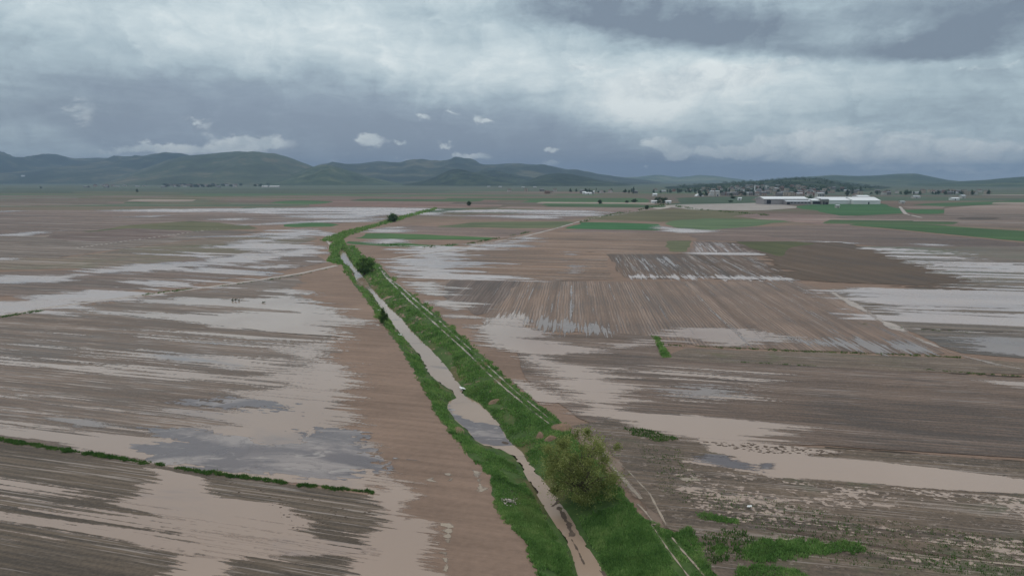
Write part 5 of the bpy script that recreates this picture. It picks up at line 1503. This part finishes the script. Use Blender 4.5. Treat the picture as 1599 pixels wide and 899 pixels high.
# farmyard and scattered buildings
shed(1018, 1026, 317.3, 2.2, 7, 'low white farm shed left of the farmyard trees', M_whitew, M_roofw, 1.0, [(.6, .7, 0, .8)], 'farm_shed')
shed(1040, 1048, 317.5, 2.2, 7, 'low white farm shed right of the farmyard trees', M_whitew, M_roofw, 1.0, [(.3, .4, 0, .8)], 'farm_shed')
shed(1020, 1026, 306, 2.8, 10, 'small white house left of the arch roofed shed, behind the farmyard', M_whitew, M_roofw, 1.6, [(.4, .5, 0, .8)], 'white_house', 'house')
shed(1153, 1158, 312.8, 3.0, 5, 'small white hut with an open side on the meadow', M_whitew, M_roofw, 0.8, [(.2, .4, 0, .8)], 'white_hut', 'hut')
shed(910, 915, 303, 3.2, 9, 'white house at the left end of the tree line', M_whitew, M_roofw, 1.6, [(.4, .5, 0, .8)], 'white_house', 'house')
shed(914, 924, 303.6, 2.6, 9, 'long low white building at the left end of the tree line', M_whitew, M_roofw, 1.4, [(.4, .5, 0, .8)], 'farm_building', 'building')
shed(925, 928, 302.4, 4.2, 7, 'small tall white house right of the long low white building', M_whitew, M_roofw, 1.6, [(.4, .6, 0, .6)], 'white_house', 'house')
shed(1407, 1413, 318, 2.2, 6, 'low pale hut on the green field right of the factory', M_wall[0], M_tin, 0.8, [(.4, .5, 0, .8)], 'field_hut', 'hut')
shed(1306, 1311, 324.5, 2.2, 4, 'tiny pale pump house on the bright green field', M_wall[0], M_tin, 0.8, [(.4, .6, 0, .8)], 'pump_house', 'hut')
shed(1487, 1498, 312.6, 2.4, 9, 'long pale shed below the right hill', M_whitew, M_roofw, 1.2, [(.4, .5, 0, .8)], 'farm_shed')
shed(1502, 1508, 310, 4.0, 9, 'pale farmhouse below the right hill', M_wall[0], M_tin, 1.6, [(.4, .5, 0, .6)], 'farmhouse', 'house')
shed(1427, 1437, 309.8, 2.6, 9, 'pale low shed at the right end of the town', M_wall[0], M_tin, 1.2, [(.4, .5, 0, .8)], 'farm_shed')

# villages at the foot of the left hills
GV = 'village houses below the left hills'
vp_ = [house_proto(12, 9, 5.5, 2.4, M_wall[2], M_tile, 'grey house with a red roof in the left village', GV), house_proto(13, 9, 4.2, 2.0, M_wall[0], M_slate, 'pale house with a grey roof in the left village', GV), house_proto(11, 9, 5.0, 2.4, M_wall[1], M_tile, 'cream house with a red roof in the left village', GV)]
vu = [0, 0, 0]; k_ = 0
pos = []
while len(pos) < 56:
    px = rt.gauss(312, 38) if len(pos) < 46 else rt.uniform(120, 200)
    D = rt.uniform(2700, 3500)
    x = (px - W0 / 2) / F0 * D * CT
    if all(math.hypot(x - a, D - b_) > 17 for a, b_ in pos): pos.append((x, D))
for (x, D) in pos:
    k = rt.randrange(3)
    o = vp_[k] if vu[k] == 0 else copy_tree(vp_[k]); vu[k] = 1
    o.location = (x, D, 0); o.rotation_euler = (0, 0, rt.uniform(-.6, .6))
vt = []
tv = tree_proto(9, 11, 305, 'dark tree among the houses of the left village', 'trees of the left village')
first = True
for i in range(46):
    px = rt.gauss(312, 42); D = rt.uniform(2650, 3500); x = (px - W0 / 2) / F0 * D * CT
    o = tv if first else copy_tree(tv); first = False
    s = rt.uniform(.7, 1.3); o.location = (x, D, 0); o.scale = (s * 1.4, s, s); o.rotation_euler = (0, 0, rt.uniform(0, 6))
for a, c, pb, lb in [(409, 418, 289.6, 'left of two long white sheds right of the left village'), (421, 436, 290.2, 'right of two long white sheds right of the left village'), (338, 343, 290.2, 'long white shed at the foot of the left village'), (252, 258, 290.6, 'long pale shed at the left end of the left village'), (131, 137, 289.9, 'long pale shed far left of the left village'), (162, 168, 290.0, 'pale shed halfway along the left ridge foot')]:
    x0 = (a - W0 / 2) / F0 * 2600 * CT; x1 = (c - W0 / 2) / F0 * 2600 * CT; w = x1 - x0
    t_ = empty('long_shed', ((x0 + x1) / 2, 2600, 0)); tag(t_, lb, 'shed')
    b = MB(); b.box(-w / 2, w / 2, -8, 8, -2, 3.5); b.build('wall', M_wall[0] if a > 400 else M_wall[2], t_)
    b = MB(); b.gable(-w / 2, w / 2, -8, 8, 3.52, 6, .5, .3); b.build('roof', M_tin if a > 400 else M_slate, t_)
for px, D, lb in [(763, 2700, 'small white house at the foot of the dark front hill'), (781, 2600, 'pale farmhouse at the foot of the dark front hill'), (817, 2500, 'white house left of the dark hill by the town'), (835, 2500, 'pale house below the dark hill by the town')]:
    x = (px - W0 / 2) / F0 * D * CT
    o = copy_tree(protos[4]); o.location = (x, D, 0); o['label'] = lb; o['group'] = 'houses below the dark hills'
# hut high on the left slope
hz = crest(36, 274, 5200)
t_ = empty('hill_hut', (hz[0], 5200, float(np.maximum(hill_z('farleft', np.array([hz[0]]), np.array([5200.0])), 0)[0]))); tag(t_, 'lone white building on the slope of the far left ridge', 'building')
b = MB(); b.box(-11, 11, -6, 6, -3, 7); b.build('wall', M_whitew, t_)
b = MB(); b.gable(-11, 11, -6, 6, 7.02, 10, .5, .3); b.build('roof', M_roofw, t_)

# ------------------------------------------------------------------ sky
world = bpy.data.worlds.new('World'); sc.world = world; world.use_nodes = True
nt = NT(world.node_tree)
for nd in list(nt.n): nt.n.remove(nd)
out = nt.new('ShaderNodeOutputWorld')
SUN_EL, SUN_AZ = 48.0, -25.0        # degrees; azimuth from the view direction, towards the left
sky = nt.new('ShaderNodeTexSky', sky_type='NISHITA', sun_disc=False)
sky.sun_elevation = R(SUN_EL); sky.sun_rotation = R(SUN_AZ)
sky.altitude = 900; sky.air_density = 1.2; sky.dust_density = 2.0
tc = nt.new('ShaderNodeTexCoord'); Dv = tc.outputs['Generated']
sp = nt.new('ShaderNodeSeparateXYZ'); nt.set(sp.inputs[0], Dv)
dx, dy, dz = sp.outputs
az = nt.math('MULTIPLY', nt.math('ARCTAN2', dx, dy), 180 / math.pi)
el = nt.math('MULTIPLY', nt.math('ARCSINE', dz), 180 / math.pi)
cb = nt.new('ShaderNodeCombineXYZ'); nt.set(cb.inputs[0], az); nt.set(cb.inputs[1], el)
AE = cb.outputs[0]
# layered cloud coordinates
den = nt.math('ADD', nt.math('MAXIMUM', dz, 0.0), 0.10)
pc = nt.new('ShaderNodeCombineXYZ'); nt.set(pc.inputs[0], nt.math('DIVIDE', dx, den)); nt.set(pc.inputs[1], nt.math('DIVIDE', dy, den))
PC = pc.outputs[0]


def cnoise(vec, scale, detail, rough, dist=0.0):
    nd = nt.new('ShaderNodeTexNoise', noise_dimensions='2D')
    nt.set(nd.inputs['Vector'], vec); nd.inputs['Scale'].default_value = scale; nd.inputs['Detail'].default_value = detail
    nd.inputs['Roughness'].default_value = rough; nd.inputs['Distortion'].default_value = dist
    return nd


wn = nt.new('ShaderNodeTexNoise', noise_dimensions='2D')
m1 = nt.new('ShaderNodeMapping'); nt.set(m1.inputs[0], AE); m1.inputs['Scale'].default_value = (0.07, 0.16, 1)
nt.set(wn.inputs['Vector'], m1.outputs[0]); wn.inputs['Scale'].default_value = 1.0; wn.inputs['Detail'].default_value = 6; wn.inputs['Roughness'].default_value = 0.62
warp = nt.vmath('MULTIPLY', nt.vmath('SUBTRACT', wn.outputs['Color'], (0.5, 0.5, 0.5)), (16.0, 5.5, 0.0))
AEW = nt.vmath('ADD', AE, warp)
# finer warp for small clouds
m2 = nt.new('ShaderNodeMapping'); nt.set(m2.inputs[0], AE); m2.inputs['Scale'].default_value = (0.45, 0.8, 1)
fn = cnoise(m2.outputs[0], 1.0, 6, 0.65, 0.3)
AEF = nt.vmath('ADD', AE, nt.vmath('MULTIPLY', nt.vmath('SUBTRACT', fn.outputs['Color'], (0.5, 0.5, 0.5)), (2.6, 1.6, 0)))


def blob(vec, px, py, sx, sy):
    a0, e0 = AZEL(px, py)
    ka = F0 / (sx * 57.3); ke = F0 / (sy * 57.3)
    v = nt.vmath('MULTIPLY_ADD', vec, (ka, ke, 0), (-a0 * ka, -e0 * ke, 0))
    d2 = nt.vmath('DOT_PRODUCT', v, v)
    return nt.math('POWER', 2.718, nt.math('MULTIPLY', d2, -0.7))


def total(vec, L, base=0.0):
    acc = base
    for px, py, sx, sy, a in L:
        acc = nt.math('MULTIPLY_ADD', blob(vec, px, py, sx, sy), a, acc)
    return acc


BL = [(330, 195, 300, 50, -0.42), (720, 215, 230, 44, -0.42), (920, 245, 200, 30, -0.34), (1150, 264, 190, 14, -0.34), (120, 150, 240, 36, -0.16), (20, 52, 110, 20, -0.30), (60, 190, 160, 40, -0.12),
      (360, 40, 300, 42, 0.14), (600, 110, 220, 40, 0.16), (830, 130, 140, 26, 0.10), (1075, 125, 120, 30, 0.36), (1000, 160, 120, 34, 0.2),
      (1000, 18, 120, 22, -0.60), (1180, 42, 150, 26, -0.60), (1320, 82, 150, 15, -0.34), (1570, 45, 90, 56, -0.62), (1440, 96, 120, 11, -0.22), (1405, 58, 70, 18, 0.20), (1530, 112, 80, 9, 0.2),
      (1360, 190, 190, 15, -0.2), (1120, 198, 120, 22, 0.2), (1300, 232, 110, 18, 0.16), (1510, 236, 100, 10, 0.16), (1555, 254, 90, 7, -0.26), (850, 16, 90, 18, -0.22), (640, 10, 60, 12, -0.1), (1580, 266, 60, 6, 0.12), (90, 232, 140, 14, 0.1)]
L = total(AEW, BL, 0.60)
c1 = cnoise(PC, 1.1, 7, 0.6, 0.6); c2 = cnoise(PC, 3.4, 6, 0.62, 0.3)
L = nt.math('MULTIPLY_ADD', nt.math('SUBTRACT', c1.outputs[0], 0.5), 0.42, L)
L = nt.math('MULTIPLY_ADD', nt.math('SUBTRACT', c2.outputs[0], 0.5), 0.26, L)
L = nt.math('MULTIPLY_ADD', nt.math('SUBTRACT', fn.outputs[0], 0.5), 0.20, L)
c3 = cnoise(AEF, 0.22, 7, 0.66, 0.8)
L = nt.math('MULTIPLY_ADD', nt.math('SUBTRACT', c3.outputs[0], 0.5), 0.55, L)
SKYK = 1.0
colr = nt.ramp(L, [(0.0, (0.16, 0.20, 0.25)), (0.25, (0.235, 0.295, 0.345)), (0.5, (0.35, 0.435, 0.48)), (0.75, (0.50, 0.58, 0.61)), (1.0, (0.68, 0.735, 0.74))])
tb_ = nt.math('MINIMUM', total(AEW, [(350, 200, 280, 55, 1.0), (740, 220, 280, 46, 1.0), (1100, 258, 250, 20, 0.9)]), 1.0)
colr = nt.mix(tb_, colr, nt.mix(0.42, colr, (0.235, 0.285, 0.375)))
PF = [(583, 221, 20, 9, 1.1), (630, 222, 11, 5, .8), (692, 227, 17, 5, .95), (738, 246, 30, 7, 1.15), (612, 248, 9, 5, .75), (742, 181, 12, 8, .8), (765, 190, 13, 6, .8), (662, 183, 12, 6, .8), (706, 174, 16, 5, .7), (865, 233, 13, 5, .85), (858, 257, 20, 4, .9),
      (398, 223, 52, 9, 1.15), (300, 234, 80, 8, .8), (200, 232, 50, 6, .6), (124, 172, 30, 24, .62), (318, 194, 17, 12, .7), (1038, 228, 28, 14, 1.15), (1122, 238, 38, 8, 1.1), (1010, 259, 5, 3, .9), (1052, 243, 14, 6, .8), (1200, 232, 60, 14, .9), (1320, 240, 80, 16, 1.0), (1450, 230, 50, 10, .7), (1560, 232, 70, 10, .9), (1075, 124, 130, 18, .95), (905, 107, 50, 4, .7), (1130, 118, 40, 10, .8), (1020, 150, 90, 16, .6), (1240, 98, 40, 6, .55), (1400, 66, 60, 12, .5), (1530, 104, 60, 5, .7), (1400, 214, 60, 8, .7), (1270, 210, 60, 8, .7), (1500, 250, 40, 4, .6), (1540, 268, 60, 5, .65), (1420, 262, 70, 6, .5), (590, 45, 80, 20, .4), (330, 60, 120, 20, .35), (240, 75, 30, 6, .4), (523, 252, 10, 4, .6), (645, 250, 12, 3, .6), (985, 262, 6, 2.5, .5)]
P_ = total(AEF, PF)
P_ = nt.math('MULTIPLY_ADD', nt.math('SUBTRACT', fn.outputs[0], 0.5), 0.95, P_)
pm = nt.smooth(P_, 0.42, 0.9)
pcol = nt.ramp(nt.math('ADD', nt.math('MULTIPLY', fn.outputs[0], 0.5), nt.math('MULTIPLY', c3.outputs[0], 0.5)), [(0.33, (0.33, 0.405, 0.455)), (0.62, (0.64, 0.69, 0.70))])
colr = nt.mix(nt.math('MULTIPLY', pm, 0.8), colr, pcol)
# an overcast sky is brighter overhead
zen = nt.smooth(el, 18, 60)
cl = nt.vmath('MULTIPLY', colr, nt.mix(zen, (1.32, 1.31, 1.29), (2.15, 1.83, 1.75)))
b1 = nt.new('ShaderNodeBackground'); nt.l.new(sky.outputs[0], b1.inputs[0]); b1.inputs[1].default_value = 0.08
b2 = nt.new('ShaderNodeBackground'); nt.set(b2.inputs[0], cl); b2.inputs[1].default_value = 1.0
mx = nt.new('ShaderNodeMixShader'); mx.inputs[0].default_value = 0.92
nt.l.new(b1.outputs[0], mx.inputs[1]); nt.l.new(b2.outputs[0], mx.inputs[2]); nt.l.new(mx.outputs[0], out.inputs[0])
world.cycles.sampling_method = 'MANUAL'; world.cycles.sample_map_resolution = 512

sl = bpy.data.lights.new('sun', 'SUN'); sl.energy = 0.7; sl.angle = R(14); sl.color = (1.0, 0.92, 0.80)
so = bpy.data.objects.new('sun', sl); COL.objects.link(so)
a_, e_ = R(SUN_AZ), R(SUN_EL)
dirv = Vector((-math.sin(a_) * math.cos(e_), -math.cos(a_) * math.cos(e_), -math.sin(e_)))
so.rotation_euler = dirv.to_track_quat('-Z', 'Y').to_euler()
so.location = (0, 0, 200)

# ------------------------------------------------------------------ haze
mh = bpy.data.materials.new('haze'); mh.use_nodes = True
hn = NT(mh.node_tree)
for nd in list(hn.n): hn.n.remove(nd)
ho = hn.new('ShaderNodeOutputMaterial'); pv = hn.new('ShaderNodeVolumePrincipled')
pv.inputs['Color'].default_value = (0.40, 0.56, 0.80, 1); pv.inputs['Density'].default_value = 1.2e-4; pv.inputs['Anisotropy'].default_value = 0.0
hn.l.new(pv.outputs[0], ho.inputs['Volume'])
b = MB(); b.box(-15200, 15200, -15200, 15200, -7, 330)
hz_ = b.build('haze', mh); tag(hz_, 'thin bluish haze over the whole plain', kind='stuff')

# ------------------------------------------------------------------ camera and render
cam = bpy.data.cameras.new('camera'); cam.sensor_width = 36; cam.lens = F0 / W0 * 36; cam.clip_end = 60000; cam.clip_start = 0.5
co = bpy.data.objects.new('camera', cam); COL.objects.link(co)
co.location = (0, 0, CH); co.rotation_euler = (math.pi / 2 - TH, 0, 0)
sc.camera = co
sc.render.engine = 'CYCLES'
cy_ = sc.cycles
cy_.use_denoising = True
try: cy_.denoiser = 'OPENIMAGEDENOISE'
except Exception: pass
cy_.max_bounces = 5; cy_.diffuse_bounces = 2; cy_.glossy_bounces = 2; cy_.transmission_bounces = 2; cy_.volume_bounces = 0; cy_.transparent_max_bounces = 6
cy_.use_adaptive_sampling = True; cy_.adaptive_threshold = 0.01
sc.view_settings.view_transform = 'Standard'; sc.view_settings.look = 'None'; sc.view_settings.exposure = 0.0; sc.view_settings.gamma = 1.0
sc.view_settings.use_curve_mapping = False
